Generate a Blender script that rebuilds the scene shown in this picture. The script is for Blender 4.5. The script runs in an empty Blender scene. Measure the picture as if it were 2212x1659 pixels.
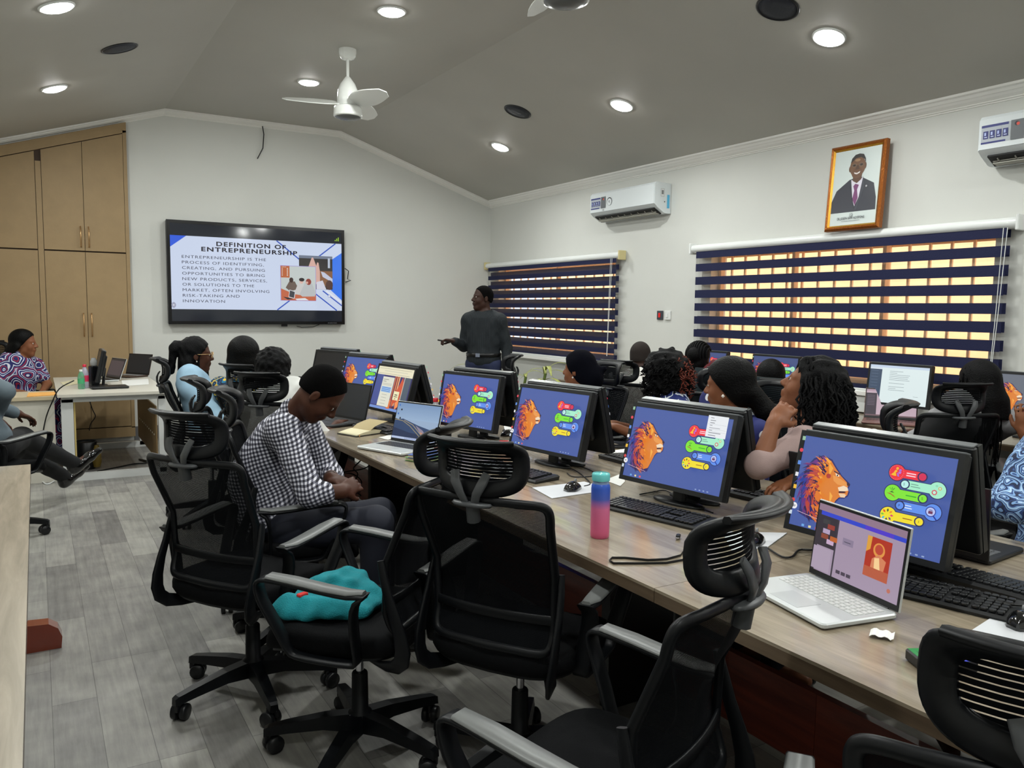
import bpy, math, random
import numpy as np
from mathutils import Vector, Matrix
from mathutils.geometry import tessellate_polygon
PI = math.pi
SC = bpy.context.scene
COL = SC.collection
R_ = math.radians
# ------------------------------------------------------------------ camera, world, exposure
CAM_YAW, CAM_PITCH, CAM_ROLL, F_PX = 0.53594617, -0.09285192, 0.01252269, 1731.085
CAM = Vector((0, 0, 1.5))
_f = Vector((math.sin(CAM_YAW)*math.cos(CAM_PITCH), math.cos(CAM_YAW)*math.cos(CAM_PITCH), math.sin(CAM_PITCH)))
_r0 = Vector((math.cos(CAM_YAW), -math.sin(CAM_YAW), 0)); _u0 = _r0.cross(_f)
_r = math.cos(CAM_ROLL)*_r0 + math.sin(CAM_ROLL)*_u0
_u = -math.sin(CAM_ROLL)*_r0 + math.cos(CAM_ROLL)*_u0
cd = bpy.data.cameras.new('camera'); cam = bpy.data.objects.new('camera', cd); COL.objects.link(cam)
cd.sensor_fit = 'HORIZONTAL'; cd.sensor_width = 36; cd.lens = F_PX*36/2212; cd.clip_start = .05; cd.clip_end = 200
Mx = Matrix((( _r.x, _u.x, -_f.x, CAM.x), (_r.y, _u.y, -_f.y, CAM.y), (_r.z, _u.z, -_f.z, CAM.z), (0, 0, 0, 1)))
cam.matrix_world = Mx
SC.camera = cam
def ray(x, y): return (_f*F_PX + _r*(x-1106) - _u*(y-829.5)).normalized()
def px(x, y, ax, val):
    v = ray(x, y); i = 'xyz'.index(ax); return CAM + v*((val-CAM[i])/v[i])
def pxp(x, y, p0, n):
    v = ray(x, y); n = Vector(n); return CAM + v*((Vector(p0)-CAM).dot(n)/v.dot(n))
SC.view_settings.view_transform = 'Standard'; SC.view_settings.look = 'None'
SC.view_settings.gamma = 1; SC.view_settings.exposure = 0; SC.view_settings.use_curve_mapping = False
W = bpy.data.worlds.new('world'); SC.world = W; W.use_nodes = True
wb = W.node_tree.nodes['Background']; wb.inputs[0].default_value = (.75, .86, 1, 1); wb.inputs[1].default_value = 2.2
def add_light(name, kind, loc, power, color=(1, 1, 1), size=.2, rot=None, spread=None):
    l = bpy.data.lights.new(name, kind); l.energy = power; l.color = color
    if kind == 'AREA':
        l.shape = 'DISK'; l.size = size
        if spread: l.spread = spread
    o = bpy.data.objects.new(name, l); COL.objects.link(o); o.location = loc
    if rot: o.rotation_euler = rot
    return o
sun = add_light('sun', 'SUN', (9, 5, 8), 8.5, (1, .93, .84)); sun.data.angle = .02
sun.rotation_euler = Vector((-.42, .2, .9)).to_track_quat('Z', 'Y').to_euler()   # strikes the outside wall
# ------------------------------------------------------------------ helpers
def srgb(r, g=None, b=None):
    if g is None: r, g, b = r
    def c(v):
        v /= 255; return v/12.92 if v <= .04045 else ((v+.055)/1.055)**2.4
    return (c(r), c(g), c(b), 1)
MATS = {}
def mat(name, col=(128, 128, 128), rough=.5, metal=0, spec=.5, bump=0, bscale=60, var=0, vscale=6, emit=None, estr=1, alpha=1, coat=0, trans=0, ior=1.45, sheen=0):
    if name in MATS: return MATS[name]
    m = bpy.data.materials.new(name); m.use_nodes = True; nt = m.node_tree; b = nt.nodes['Principled BSDF']
    b.inputs['Base Color'].default_value = srgb(col); b.inputs['Roughness'].default_value = rough
    b.inputs['Metallic'].default_value = metal; b.inputs['Specular IOR Level'].default_value = spec
    b.inputs['Alpha'].default_value = alpha; b.inputs['Coat Weight'].default_value = coat
    b.inputs['Transmission Weight'].default_value = trans; b.inputs['IOR'].default_value = ior
    b.inputs['Sheen Weight'].default_value = sheen
    if emit: b.inputs['Emission Color'].default_value = srgb(emit); b.inputs['Emission Strength'].default_value = estr
    tc = None
    if bump or var:
        tc = nt.nodes.new('ShaderNodeTexCoord')
    if bump:
        n = nt.nodes.new('ShaderNodeTexNoise'); n.inputs['Scale'].default_value = bscale; n.inputs['Detail'].default_value = 3
        nt.links.new(tc.outputs['Object'], n.inputs['Vector'])
        bp = nt.nodes.new('ShaderNodeBump'); bp.inputs['Strength'].default_value = bump; bp.inputs['Distance'].default_value = .01
        nt.links.new(n.outputs['Fac'], bp.inputs['Height']); nt.links.new(bp.outputs[0], b.inputs['Normal'])
    if var:
        n = nt.nodes.new('ShaderNodeTexNoise'); n.inputs['Scale'].default_value = vscale; n.inputs['Detail'].default_value = 4
        nt.links.new(tc.outputs['Object'], n.inputs['Vector'])
        rp = nt.nodes.new('ShaderNodeValToRGB'); c = srgb(col)
        rp.color_ramp.elements[0].position = .3; rp.color_ramp.elements[1].position = .7
        rp.color_ramp.elements[0].color = (c[0]*(1-var), c[1]*(1-var), c[2]*(1-var), 1)
        rp.color_ramp.elements[1].color = (min(1, c[0]*(1+var)), min(1, c[1]*(1+var)), min(1, c[2]*(1+var)), 1)
        nt.links.new(n.outputs['Fac'], rp.inputs[0]); nt.links.new(rp.outputs[0], b.inputs['Base Color'])
    MATS[name] = m; return m
def nodes(m): return m.node_tree, m.node_tree.nodes, m.node_tree.links, m.node_tree.nodes['Principled BSDF']
class MB:
    def __init__(s): s.v = []; s.f = []; s.c = []; s.smooth = []
    def add(s, vs, fs, M=None, col=None, smooth=False):
        o = len(s.v)
        for p in vs:
            p = Vector(p)
            if M is not None: p = M @ p
            s.v.append((p.x, p.y, p.z))
        for f in fs: s.f.append(tuple(i+o for i in f)); s.c.append(col); s.smooth.append(smooth)
        return s
    def box(s, c, d, rot=None, M=None, col=None):
        x, y, z = d[0]/2, d[1]/2, d[2]/2
        vs = [Vector(p) for p in ((-x,-y,-z),(x,-y,-z),(x,y,-z),(-x,y,-z),(-x,-y,z),(x,-y,z),(x,y,z),(-x,y,z))]
        if rot is not None: vs = [rot @ p for p in vs]
        vs = [p+Vector(c) for p in vs]
        return s.add(vs, [(0,3,2,1),(4,5,6,7),(0,1,5,4),(1,2,6,5),(2,3,7,6),(3,0,4,7)], M, col)
    def rbox(s, c, d, r=.01, M=None, rot=None, seg=3):   # box with rounded vertical-plane corners and chamfered top/bottom
        x, y, z = d[0]/2, d[1]/2, d[2]/2; r = min(r, x*.98, y*.98)
        def ring(k, h):
            o = []
            for sx, sy, a0 in ((1,1,0),(-1,1,90),(-1,-1,180),(1,-1,270)):
                for i in range(seg+1):
                    a = R_(a0+90*i/seg); o.append((sx*(x-r)+(r-k)*math.cos(a), sy*(y-r)+(r-k)*math.sin(a), h))
            return o
        e = min(r*.5, z*.5)
        rings = [ring(e, -z), ring(0, -z+e), ring(0, z-e), ring(e, z)]
        if rot is not None: rings = [[rot @ Vector(p) for p in g] for g in rings]
        rings = [[Vector(p)+Vector(c) for p in g] for g in rings]
        return s.loft(rings, True, M=M, smooth=False)
    def loft(s, rings, caps=True, M=None, smooth=True, closed=True, col=None):
        n = len(rings[0]); vs = [p for g in rings for p in g]; fs = []
        for i in range(len(rings)-1):
            for j in range(n if closed else n-1):
                k = (j+1) % n; fs.append((i*n+j, i*n+k, (i+1)*n+k, (i+1)*n+j))
        s.add(vs, fs, M, col, smooth)
        if caps:
            s.add(rings[0], [tuple(range(n))[::-1]], M, col); s.add(rings[-1], [tuple(range(n))], M, col)
        return s
    def tube(s, path, r, seg=8, M=None, caps=True, col=None, closed=False):
        P = [Vector(p) for p in path]; n = len(P); rings = []; ref = None
        for i, p in enumerate(P):
            if closed: t = P[(i+1) % n]-P[i-1]
            else: t = P[min(i+1, n-1)]-P[max(i-1, 0)]
            if t.length < 1e-9: t = Vector((0, 0, 1))
            t.normalize()
            if ref is None: ref = Vector((0, 0, 1)) if abs(t.z) < .9 else Vector((1, 0, 0))
            a = (ref - t*ref.dot(t)).normalized(); b = t.cross(a); ref = a
            rr = r[i] if hasattr(r, '__len__') else r
            rings.append([p + a*rr*math.cos(2*PI*k/seg) + b*rr*math.sin(2*PI*k/seg) for k in range(seg)])
        if closed: rings.append(rings[0]); caps = False
        return s.loft(rings, caps, M, True, col=col)
    def band(s, path, w, t, side, M=None, closed=False, rnd=.3):   # flat band with rounded section; side = direction of the width
        P = [Vector(p) for p in path]; n = len(P); rings = []
        for i, p in enumerate(P):
            if closed: tg = P[(i+1) % n]-P[i-1]
            else: tg = P[min(i+1, n-1)]-P[max(i-1, 0)]
            tg.normalize()
            sd = side(i) if callable(side) else Vector(side)
            sd = (sd - tg*sd.dot(tg)).normalized(); nr = tg.cross(sd)
            ww = w[i] if hasattr(w, '__len__') else w; tt = t[i] if hasattr(t, '__len__') else t
            a, b = ww/2, tt/2; c = min(a, b)*rnd*2
            pr = [(a-c, b), (-(a-c), b), (-a, b-c), (-a, -(b-c)), (-(a-c), -b), (a-c, -b), (a, -(b-c)), (a, b-c)]
            rings.append([p + sd*x + nr*y for x, y in pr])
        if closed: rings.append(rings[0])
        return s.loft(rings, not closed, M, True)
    def lathe(s, prof, seg=24, M=None, c=(0, 0, 0), col=None):
        rings = [[(c[0]+r*math.cos(2*PI*k/seg), c[1]+r*math.sin(2*PI*k/seg), c[2]+z) for k in range(seg)] for r, z in prof]
        return s.loft(rings, True, M, True, col=col)
    def prism(s, poly, h0, h1, M=None, col=None):     # poly in xy, extruded in z
        n = len(poly); vs = [(x, y, h0) for x, y in poly]+[(x, y, h1) for x, y in poly]
        tri = tessellate_polygon([[Vector((x, y, 0)) for x, y in poly]])
        fs = [tuple(t) for t in tri]+[tuple(i+n for i in t) for t in tri]+[(i, (i+1) % n, (i+1) % n+n, i+n) for i in range(n)]
        return s.add(vs, fs, M, col)
    def build(s, name, m=None, parent=None, loc=None, fixn=True, props=None):
        me = bpy.data.meshes.new(name); me.from_pydata(s.v, [], s.f); me.update()
        if fixn:
            import bmesh
            b = bmesh.new(); b.from_mesh(me); bmesh.ops.recalc_face_normals(b, faces=b.faces); b.to_mesh(me); b.free()
        me.polygons.foreach_set('use_smooth', s.smooth[:len(me.polygons)])
        if any(c is not None for c in s.c):
            at = me.color_attributes.new('Col', 'FLOAT_COLOR', 'CORNER'); d = []
            for p, c in zip(me.polygons, s.c): d += list((c or (0, 0, 0, 1)))*p.loop_total
            at.data.foreach_set('color', d)
        o = bpy.data.objects.new(name, me); COL.objects.link(o)
        if m: me.materials.append(m)
        if parent: o.parent = parent
        if loc: o.location = loc
        return o
def tag(o, label, cat, group=None, kind=None):
    if label: o['label'] = label
    if cat: o['category'] = cat
    if group: o['group'] = group
    if kind: o['kind'] = kind
    return o
def thing(name, label, cat, loc=(0, 0, 0), rz=0, group=None):
    o = bpy.data.objects.new(name, None); o.empty_display_size = .05; COL.objects.link(o)
    o.location = loc; o.rotation_euler = (0, 0, rz); return tag(o, label, cat, group)
def struct(name, mb, m): return tag(mb.build(name, m), None, None, None, 'structure')
def copy_tree(o, parent=None):
    c = o.copy(); COL.objects.link(c)
    if parent: c.parent = parent
    for ch in list(o.children): copy_tree(ch, c)
    return c
def dup(o, label, loc=None, rz=None, group=None):
    c = copy_tree(o); c['label'] = label
    if loc is not None: c.location = loc
    if rz is not None: c.rotation_euler = (0, 0, rz)
    if group: c['group'] = group
    return c
def T(x=0, y=0, z=0): return Matrix.Translation((x, y, z))
def RX(a): return Matrix.Rotation(R_(a), 4, 'X')
def RY(a): return Matrix.Rotation(R_(a), 4, 'Y')
def RZ(a): return Matrix.Rotation(R_(a), 4, 'Z')
_tx = {}
def text_geo(body, size=1, bold=0, space=1.0):
    k = (body, bold, space)
    if k not in _tx:
        c = bpy.data.curves.new('t', 'FONT'); c.body = body; c.size = 1; c.offset = bold; c.resolution_u = 3; c.space_character = space
        o = bpy.data.objects.new('t', c); COL.objects.link(o)
        dg = bpy.context.evaluated_depsgraph_get(); dg.update(); me = o.evaluated_get(dg).to_mesh()
        vs = [(v.co.x, v.co.y) for v in me.vertices]; fs = [tuple(p.vertices) for p in me.polygons]
        o.evaluated_get(dg).to_mesh_clear(); bpy.data.objects.remove(o); bpy.data.curves.remove(c)
        _tx[k] = (vs, fs)
    vs, fs = _tx[k]; return [(x*size, y*size) for x, y in vs], fs
class Art:      # coloured flat artwork in (u, v), painted as thin layers of one mesh
    def __init__(s, step=.00012): s.mb = MB(); s.l = 0; s.step = step
    def poly(s, pts, col, lift=True):
        if lift: s.l += 1
        tri = tessellate_polygon([[Vector((x, y, 0)) for x, y in pts]])
        s.mb.add([(x, y, s.l*s.step) for x, y in pts], [tuple(t) for t in tri], col=srgb(col)); return s
    def rect(s, x0, y0, x1, y1, col, lift=True): return s.poly([(x0, y0), (x1, y0), (x1, y1), (x0, y1)], col, lift)
    def disc(s, x, y, r, col, n=20, ry=None, lift=True): return s.poly([(x+r*math.cos(2*PI*i/n), y+(ry or r)*math.sin(2*PI*i/n)) for i in range(n)], col, lift)
    def line(s, pts, w, col):
        s.l += 1
        for (x0, y0), (x1, y1) in zip(pts, pts[1:]):
            d = math.hypot(x1-x0, y1-y0) or 1; nx, ny = -(y1-y0)/d*w/2, (x1-x0)/d*w/2
            s.poly([(x0+nx, y0+ny), (x1+nx, y1+ny), (x1-nx, y1-ny), (x0-nx, y0-ny)], col, False)
        return s
    def text(s, body, x, y, size, col, bold=0, width=None, space=1.0, align='l'):
        vs, fs = text_geo(body, size, bold, space); x0 = min(p[0] for p in vs); x1 = max(p[0] for p in vs)
        k = (width/(x1-x0)) if width else 1; off = x - x0*k
        if align == 'c': off = x-(x0+x1)/2*k
        s.l += 1; s.mb.add([(px_*k+off, py_+y, s.l*s.step) for px_, py_ in vs], fs, col=srgb(col)); return s
    def build(s, name, m, M, parent):   # M maps (u,v,lift) to local space
        mb = MB(); mb.v = [tuple(M @ Vector(v)) for v in s.mb.v]; mb.f = s.mb.f; mb.c = s.mb.c; mb.smooth = s.mb.smooth
        return mb.build(name, m, parent, fixn=False)
def art_mat(name, glow=1, rough=.25, spec=.5):
    if name in MATS: return MATS[name]
    m = bpy.data.materials.new(name); m.use_nodes = True; nt, N, L, b = nodes(m)
    a = N.new('ShaderNodeVertexColor'); a.layer_name = 'Col'
    b.inputs['Roughness'].default_value = rough; b.inputs['Specular IOR Level'].default_value = spec
    if glow:
        b.inputs['Base Color'].default_value = (.01, .01, .012, 1); L.new(a.outputs[0], b.inputs['Emission Color']); b.inputs['Emission Strength'].default_value = glow
    else: L.new(a.outputs[0], b.inputs['Base Color'])
    MATS[name] = m; return m
# ------------------------------------------------------------------ the room
YB, XR, XL, YR = 9.741, 5.412, -.87, -1.6
ZF, ZW = 3.63, 2.93; XK0, XK1 = 1.294, 3.27
def zc(x):
    if x < XK0: return ZF-(XK0-x)*(ZF-ZW)/(XK0-XL)
    if x > XK1: return ZF-(x-XK1)*(ZF-ZW)/(XR-XK1)
    return ZF
M_wall = mat('wall_paint', (206, 207, 202), .75, bump=.05, bscale=25, var=.02, vscale=1.5)
M_ceil = mat('ceiling_paint', (176, 174, 166), .6, bump=.03, bscale=4, var=.03, vscale=1.2)
M_trim = mat('cornice_plaster', (232, 231, 226), .6)
# floor: grey wood planks running towards the screen wall
M_floor = mat('floor_planks', (130, 130, 125), .42)
nt, N, L, b = nodes(M_floor)
tc = N.new('ShaderNodeTexCoord'); sp = N.new('ShaderNodeSeparateXYZ'); L.new(tc.outputs['Object'], sp.inputs[0])
cb = N.new('ShaderNodeCombineXYZ'); L.new(sp.outputs['Y'], cb.inputs['X']); L.new(sp.outputs['X'], cb.inputs['Y'])
br = N.new('ShaderNodeTexBrick'); L.new(cb.outputs[0], br.inputs['Vector']); br.offset = .37; br.offset_frequency = 3
br.inputs['Color1'].default_value = (0, 0, 0, 1); br.inputs['Color2'].default_value = (1, 1, 1, 1); br.inputs['Mortar'].default_value = (.0, .0, .0, 1)
br.inputs['Scale'].default_value = 1; br.inputs['Brick Width'].default_value = .92; br.inputs['Row Height'].default_value = .15; br.inputs['Mortar Size'].default_value = .0012
n1 = N.new('ShaderNodeTexNoise'); mp = N.new('ShaderNodeMapping'); mp.inputs['Scale'].default_value = (42, 3.2, 1); L.new(tc.outputs['Object'], mp.inputs[0]); L.new(mp.outputs[0], n1.inputs['Vector'])
n1.inputs['Scale'].default_value = 1; n1.inputs['Detail'].default_value = 6; n1.inputs['Roughness'].default_value = .65
n2 = N.new('ShaderNodeTexNoise'); L.new(tc.outputs['Object'], n2.inputs['Vector']); n2.inputs['Scale'].default_value = 7; n2.inputs['Detail'].default_value = 5
def mth(op, a, b_, N=N, L=L):
    m = N.new('ShaderNodeMath'); m.operation = op
    for i, v in enumerate((a, b_)):
        if isinstance(v, (int, float)): m.inputs[i].default_value = v
        else: L.new(v, m.inputs[i])
    return m.outputs[0]
bw = N.new('ShaderNodeRGBToBW'); L.new(br.outputs['Color'], bw.inputs[0])
v = mth('ADD', mth('MULTIPLY', bw.outputs[0], .3), mth('ADD', mth('MULTIPLY', n1.outputs['Fac'], .5), mth('MULTIPLY', n2.outputs['Fac'], .42)))
rp = N.new('ShaderNodeValToRGB'); L.new(v, rp.inputs[0])
e = rp.color_ramp.elements; e[0].position = .3; e[0].color = srgb(96, 94, 92); e[1].position = .95; e[1].color = srgb(178, 177, 168)
x = e.new(.5); x.color = srgb(124, 122, 119); x = e.new(.7); x.color = srgb(150, 148, 142)
mx = N.new('ShaderNodeMixRGB'); mx.blend_type = 'MULTIPLY'; L.new(rp.outputs[0], mx.inputs[1]); mx.inputs[2].default_value = (.62, .62, .62, 1)
L.new(br.outputs['Fac'], mx.inputs[0]); L.new(mx.outputs[0], b.inputs['Base Color'])
bp = N.new('ShaderNodeBump'); bp.inputs['Strength'].default_value = .15; bp.inputs['Distance'].default_value = .004; L.new(n1.outputs['Fac'], bp.inputs['Height']); L.new(bp.outputs[0], b.inputs['Normal'])
struct('floor', MB().box(((XL+XR)/2, (YB+YR)/2, -.05), (XR-XL+.4, YB-YR+.4, .1)), M_floor)
# ceiling slab with two sloping sides
prof = [(XL-.2, zc(XL)-.2*.327), (XK0, ZF), (XK1, ZF), (XR+.2, zc(XR)-.2*.327)]
mb = MB()
for (xa, za), (xb, zb) in zip(prof, prof[1:]):
    vs = [(xa, YR-.2, za), (xb, YR-.2, zb), (xb, YB+.2, zb), (xa, YB+.2, za)]; vs += [(x, y, z+.12) for x, y, z in vs]
    mb.add(vs, [(0, 3, 2, 1), (4, 5, 6, 7), (0, 1, 5, 4), (1, 2, 6, 5), (2, 3, 7, 6), (3, 0, 4, 7)])
struct('ceiling', mb, M_ceil)
def gable(y0, y1):
    P = [(XL-.2, 0), (XR+.2, 0), (XR+.2, ZW), (XK1, ZF+.02), (XK0, ZF+.02), (XL-.2, ZW)]
    return MB().prism(P, 0, y1-y0, M=T(0, y1, 0) @ RX(90))
struct('wall_front', gable(YB, YB+.15), M_wall)
struct('wall_rear', gable(YR-.15, YR), M_wall)
struct('wall_left', MB().box((XL-.075, (YB+YR)/2, 1.5), (.15, YB-YR, 3.0)), M_wall)
# right wall with two window openings: (y0, y1, z0, z1)
WIN = [(6.95, 9.50, .96, 2.06), (2.95, 5.52, .96, 2.06)]
mb = MB(); ys = [YR-.2, 2.95, 5.52, 6.95, 9.50, YB+.2]
for i, (a, c) in enumerate(zip(ys, ys[1:])):
    if i in (1, 3):
        mb.box((XR+.1, (a+c)/2, .48), (.2, c-a, .96)); mb.box((XR+.1, (a+c)/2, 2.53), (.2, c-a, .94))
    else: mb.box((XR+.1, (a+c)/2, 1.5), (.2, c-a, 3.0))
struct('wall_right', mb, M_wall)
# cornice
CP = [(0, 0), (.095, 0), (.095, -.016), (.078, -.018), (.066, -.030), (.058, -.031), (.044, -.040), (.020, -.047), (.020, -.053), (.008, -.054), (.008, -.060), (0, -.060)]
def cornice(name, pts):      # pts(d) -> list of points of the run for depth d
    rings = list(zip(*[pts(d, z) for d, z in CP])); struct(name, MB().loft(rings, True, smooth=False), M_trim)
cornice('trim_front', lambda d, z: [(XL+d, YB-d, zc(XL+d)+z), (XK0, YB-d, ZF+z), (XK1, YB-d, ZF+z), (XR-d, YB-d, zc(XR-d)+z)])
cornice('trim_right', lambda d, z: [(XR-d, YB-d, zc(XR-d)+z), (XR-d, YR, zc(XR-d)+z)])
cornice('trim_left', lambda d, z: [(XL+d, YB-d, zc(XL+d)+z), (XL+d, YR, zc(XL+d)+z)])
M_base = mat('skirting_grey', (96, 96, 98), .45)
struct('baseboard_front', MB().box(((.905+XR)/2, YB-.008, .075), (XR-.905, .016, .15)), M_base)
struct('baseboard_right', MB().box((XR-.008, (YB+YR)/2, .075), (.016, YB-YR, .15)), M_base)
# windows: aluminium frames, glass, burglar bars outside in a backlit peach
M_alu = mat('window_frame_backlit', (224, 180, 140), .4)  # frame colour paled so the backlight is part of it
M_glass = mat('window_glass', (255, 255, 255), .02, trans=1, ior=1.45)
nt, N, L, b = nodes(M_glass)
for l in list(nt.links): nt.links.remove(l)
tr = N.new('ShaderNodeBsdfTransparent'); gl = N.new('ShaderNodeBsdfGlossy'); gl.inputs['Roughness'].default_value = .02; ms = N.new('ShaderNodeMixShader'); ms.inputs[0].default_value = .08
L.new(tr.outputs[0], ms.inputs[1]); L.new(gl.outputs[0], ms.inputs[2]); L.new(ms.outputs[0], N['Material Output'].inputs[0]); nt.nodes.remove(b)
for k, (y0, y1, z0, z1) in enumerate(WIN):
    w = thing('window_%d' % (k+1), None, None, (XR+.12, (y0+y1)/2, z0)); w['kind'] = 'structure'
    hw, h = (y1-y0)/2, z1-z0; f = MB(); n = 3 if k else 2
    for z in (.02, h-.02): f.box((0, 0, z), (.05, 2*hw, .04))
    for i in range(n+1): f.box((0, -hw+.02+(2*hw-.04)*i/n, h/2), (.05, .03, h-.08))
    f.build('window_frame', M_alu, w)
    MB().box((0, 0, h/2), (.006, 2*hw-.04, h-.04)).build('pane', M_glass, w)
# peach rendered wall with ribs outside, lit by the sun
M_out = mat('outside_peach', (250, 214, 168), .9, var=.06, vscale=3)
mb = MB().box((XR+1.75, 5.0, .6), (.1, 12, 5.2))
ow = struct('wall_outside', mb, M_out)
mb = MB().box((XR+.95, 5, .3), (1.5, 12, .1)); struct('ground_outside', mb, M_out)
M_bars = mat('bar_backlit', (246, 206, 160), .6)  # bars lie in shade; their colour is lightened to look backlit
for k, (y0, y1, z0, z1) in enumerate(WIN):
    t = thing('window_grille', ('brown vertical bar grille outside the small window beside the front wall', 'brown vertical bar grille outside the wide window')[k], 'window grille', (XR+.19, (y0+y1)/2, z0))
    n = 16 if k else 14
    for i in range(n):
        MB().box((0, (y0-y1)/2+(i+.5)*(y1-y0)/n, .55), (.016, .018, 1.08)).build('bar', M_bars, t)
    MB().box((.012, 0, .05), (.012, y1-y0, .03)).box((.012, 0, 1.06), (.012, y1-y0, .03)).build('rail', M_bars, t)
# ------------------------------------------------------------------ fittings on walls and ceiling
M_white = mat('white_plastic', (225, 228, 226), .3, coat=.3)
M_black = mat('black_plastic', (20, 21, 23), .35)
M_grey = mat('grey_plastic', (120, 122, 124), .4)
M_chrome = mat('chrome', (200, 200, 205), .2, metal=1)
def setmat2(o, m2, idx):
    o.data.materials.append(m2); o.data.polygons.foreach_set('material_index', idx)
M_navy = mat('blind_navy', (15, 21, 60), .8, bump=.2, bscale=200)
M_sheer = bpy.data.materials.new('blind_sheer'); M_sheer.use_nodes = True; nt, N, L, b = nodes(M_sheer)
tr = N.new('ShaderNodeBsdfTransparent'); tl = N.new('ShaderNodeBsdfTranslucent'); tl.inputs[0].default_value = srgb(215, 210, 200); df = N.new('ShaderNodeBsdfDiffuse'); df.inputs[0].default_value = srgb(150, 146, 140)
ad = N.new('ShaderNodeMixShader'); ad.inputs[0].default_value = .5; L.new(tl.outputs[0], ad.inputs[1]); L.new(df.outputs[0], ad.inputs[2])
tc = N.new('ShaderNodeTexCoord'); sx = N.new('ShaderNodeSeparateXYZ'); L.new(tc.outputs['Object'], sx.inputs[0])
wv = mth('FRACT', mth('MULTIPLY', sx.outputs['Z'], 95), 0, N, L); w2 = mth('MULTIPLY', mth('LESS_THAN', wv, .3, N, L), .3, N, L); fac = mth('ADD', w2, .12, N, L)
ms = N.new('ShaderNodeMixShader'); L.new(fac, ms.inputs[0]); L.new(tr.outputs[0], ms.inputs[1]); L.new(ad.outputs[0], ms.inputs[2]); L.new(ms.outputs[0], N['Material Output'].inputs[0]); nt.nodes.remove(b)
def blind(label, y0, y1, ztop, zbot, ofs, cord_y, knob=None, opq=.58):
    t = thing('roller_blind', label, 'blind', (XR-.06, (y0+y1)/2, ztop)); h = (y1-y0)/2
    r = MB(); n = 12
    r.loft([[(.055-.11*0+.045*math.cos(2*PI*i/n)-.05, yy, .038*math.sin(2*PI*i/n)) for i in range(n)] for yy in (-h-.02, h+.02)], True); r.build('headrail', M_white, t)
    for s in (-1, 1): MB().rbox((0, s*(h+.03), 0), (.10, .022, .10), .01).build('end_cap', knob or M_white, t)
    hw = h-.035; P = .1215
    for ly, (x, off) in enumerate(((-.022, 0), (.018, ofs))):
        m = MB(); idx = []; z = 0.0; bot = zbot-ztop; lo = -.02
        edges = []; k = -1
        z = lo
        while z > bot:
            ph = ((lo - z)/P + off) % 1.0
            op = ph < opq; nx = (opq-ph if op else 1-ph)*P
            zz = max(bot, z-max(nx, .002)); m.add([(x, -hw, z), (x, hw, z), (x, hw, zz), (x, -hw, zz)], [(0, 1, 2, 3)]); idx.append(0 if op else 1); z = zz
        o = m.build('fabric', M_navy, t); setmat2(o, M_sheer, idx)
    MB().rbox((-.002, 0, zbot-ztop-.012), (.055, 2*hw+.01, .03), .008).build('bottom_rail', M_white, t)
    for dy in (0, .025):
        MB().tube([(-.045, cord_y+dy, -.03), (-.05, cord_y+dy*.6+.02, (zbot-ztop)*.5), (-.045, cord_y+dy*.2+.05, zbot-ztop+.06)], .0025, 5).build('cord', M_white, t)
    return t
blind('dark navy banded roller blind over the small window beside the front corner, nearly closed', 6.80, 9.68, 2.085, .95, .40, -1.36, mat('aged_plastic', (205, 192, 140), .5), .44)
blind('wide navy and sheer striped roller blind over the long window under the portrait', 2.80, 5.67, 2.085, .94, 0.02, -1.41)
struct('trim_sill', MB().rbox((XR-.05, 4.23, .905), (.10, 2.9, .035), .006).rbox((XR-.05, 8.1, .905), (.10, 2.6, .035), .006), M_trim)
MB_ = MB().rbox((XR-.048, 3.9, .82), (.06, 5.0, .12), .01); tr_ = MB_.build('cable_trunking', M_white); tag(tr_, 'white cable trunking running along the window wall above the desks', 'trunking')
# TV
tv = thing('wall_screen', 'large black flat screen on the front wall showing an entrepreneurship slide', 'television', (2.288, YB-.045, 1.865))
Wt, Ht = 2.03, 1.155
MB().rbox((0, 0, 0), (.07, Wt, Ht), .02, rot=RZ(90).to_3x3()).build('housing', M_black, tv)
fr = MB()
for s in (-1, 1): fr.box((0, -.04, s*(Ht/2-.018)), (Wt, .02, .036)); fr.box((s*(Wt/2-.018), -.04, 0), (.036, .02, Ht-.072))
fr.build('bezel', mat('tv_bezel', (8, 8, 10), .2), tv)
MB().box((.28, .0, -Ht/2-.012), (.07, .02, .03)).build('sensor', M_black, tv)
A = Art(.0002); k = 1.778
A.rect(0, 0, k, 1, (27, 32, 40)); A.rect(0, .123, k, .877, (216, 228, 252))
A.poly([(0, .877), (.154, .877), (0, .758)], (52, 98, 232)); A.poly([(k, .775), (1.60, .65), (1.60, .40), (k, .24)], (62, 128, 250))
for p in ([(1.06, .876), (1.36, .64)], [(1.708, .876), (1.45, .67)], [(1.194, .23), (1.059, .125)], [(1.40, .37), (1.719, .125)], [(1.56, .345), (1.777, .18)]): A.line(p, .013, (58, 92, 200))
A.line([(1.60, .345), (1.777, .215)], .016, (240, 244, 255))
A.rect(1.299, .359, 1.672, .731, (58, 54, 52)); A.rect(1.299, .70, 1.672, .731, (120, 130, 150)); A.rect(1.50, .40, 1.672, .565, (142, 98, 66)); A.rect(1.62, .60, 1.645, .71, (196, 206, 224))
A.poly([(1.40, .60), (1.44, .71), (1.455, .712), (1.49, .62), (1.50, .66), (1.515, .655), (1.53, .56), (1.53, .40), (1.48, .42), (1.47, .56), (1.42, .58)], (226, 182, 170))
A.poly([(1.54, .56), (1.58, .55), (1.672, .48), (1.672, .44), (1.56, .50)], (206, 212, 232)); A.poly([(1.49, .44), (1.56, .46), (1.60, .36), (1.49, .36)], (222, 222, 236)); A.disc(1.635, .41, .04, (88, 60, 52), ry=.055)
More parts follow.
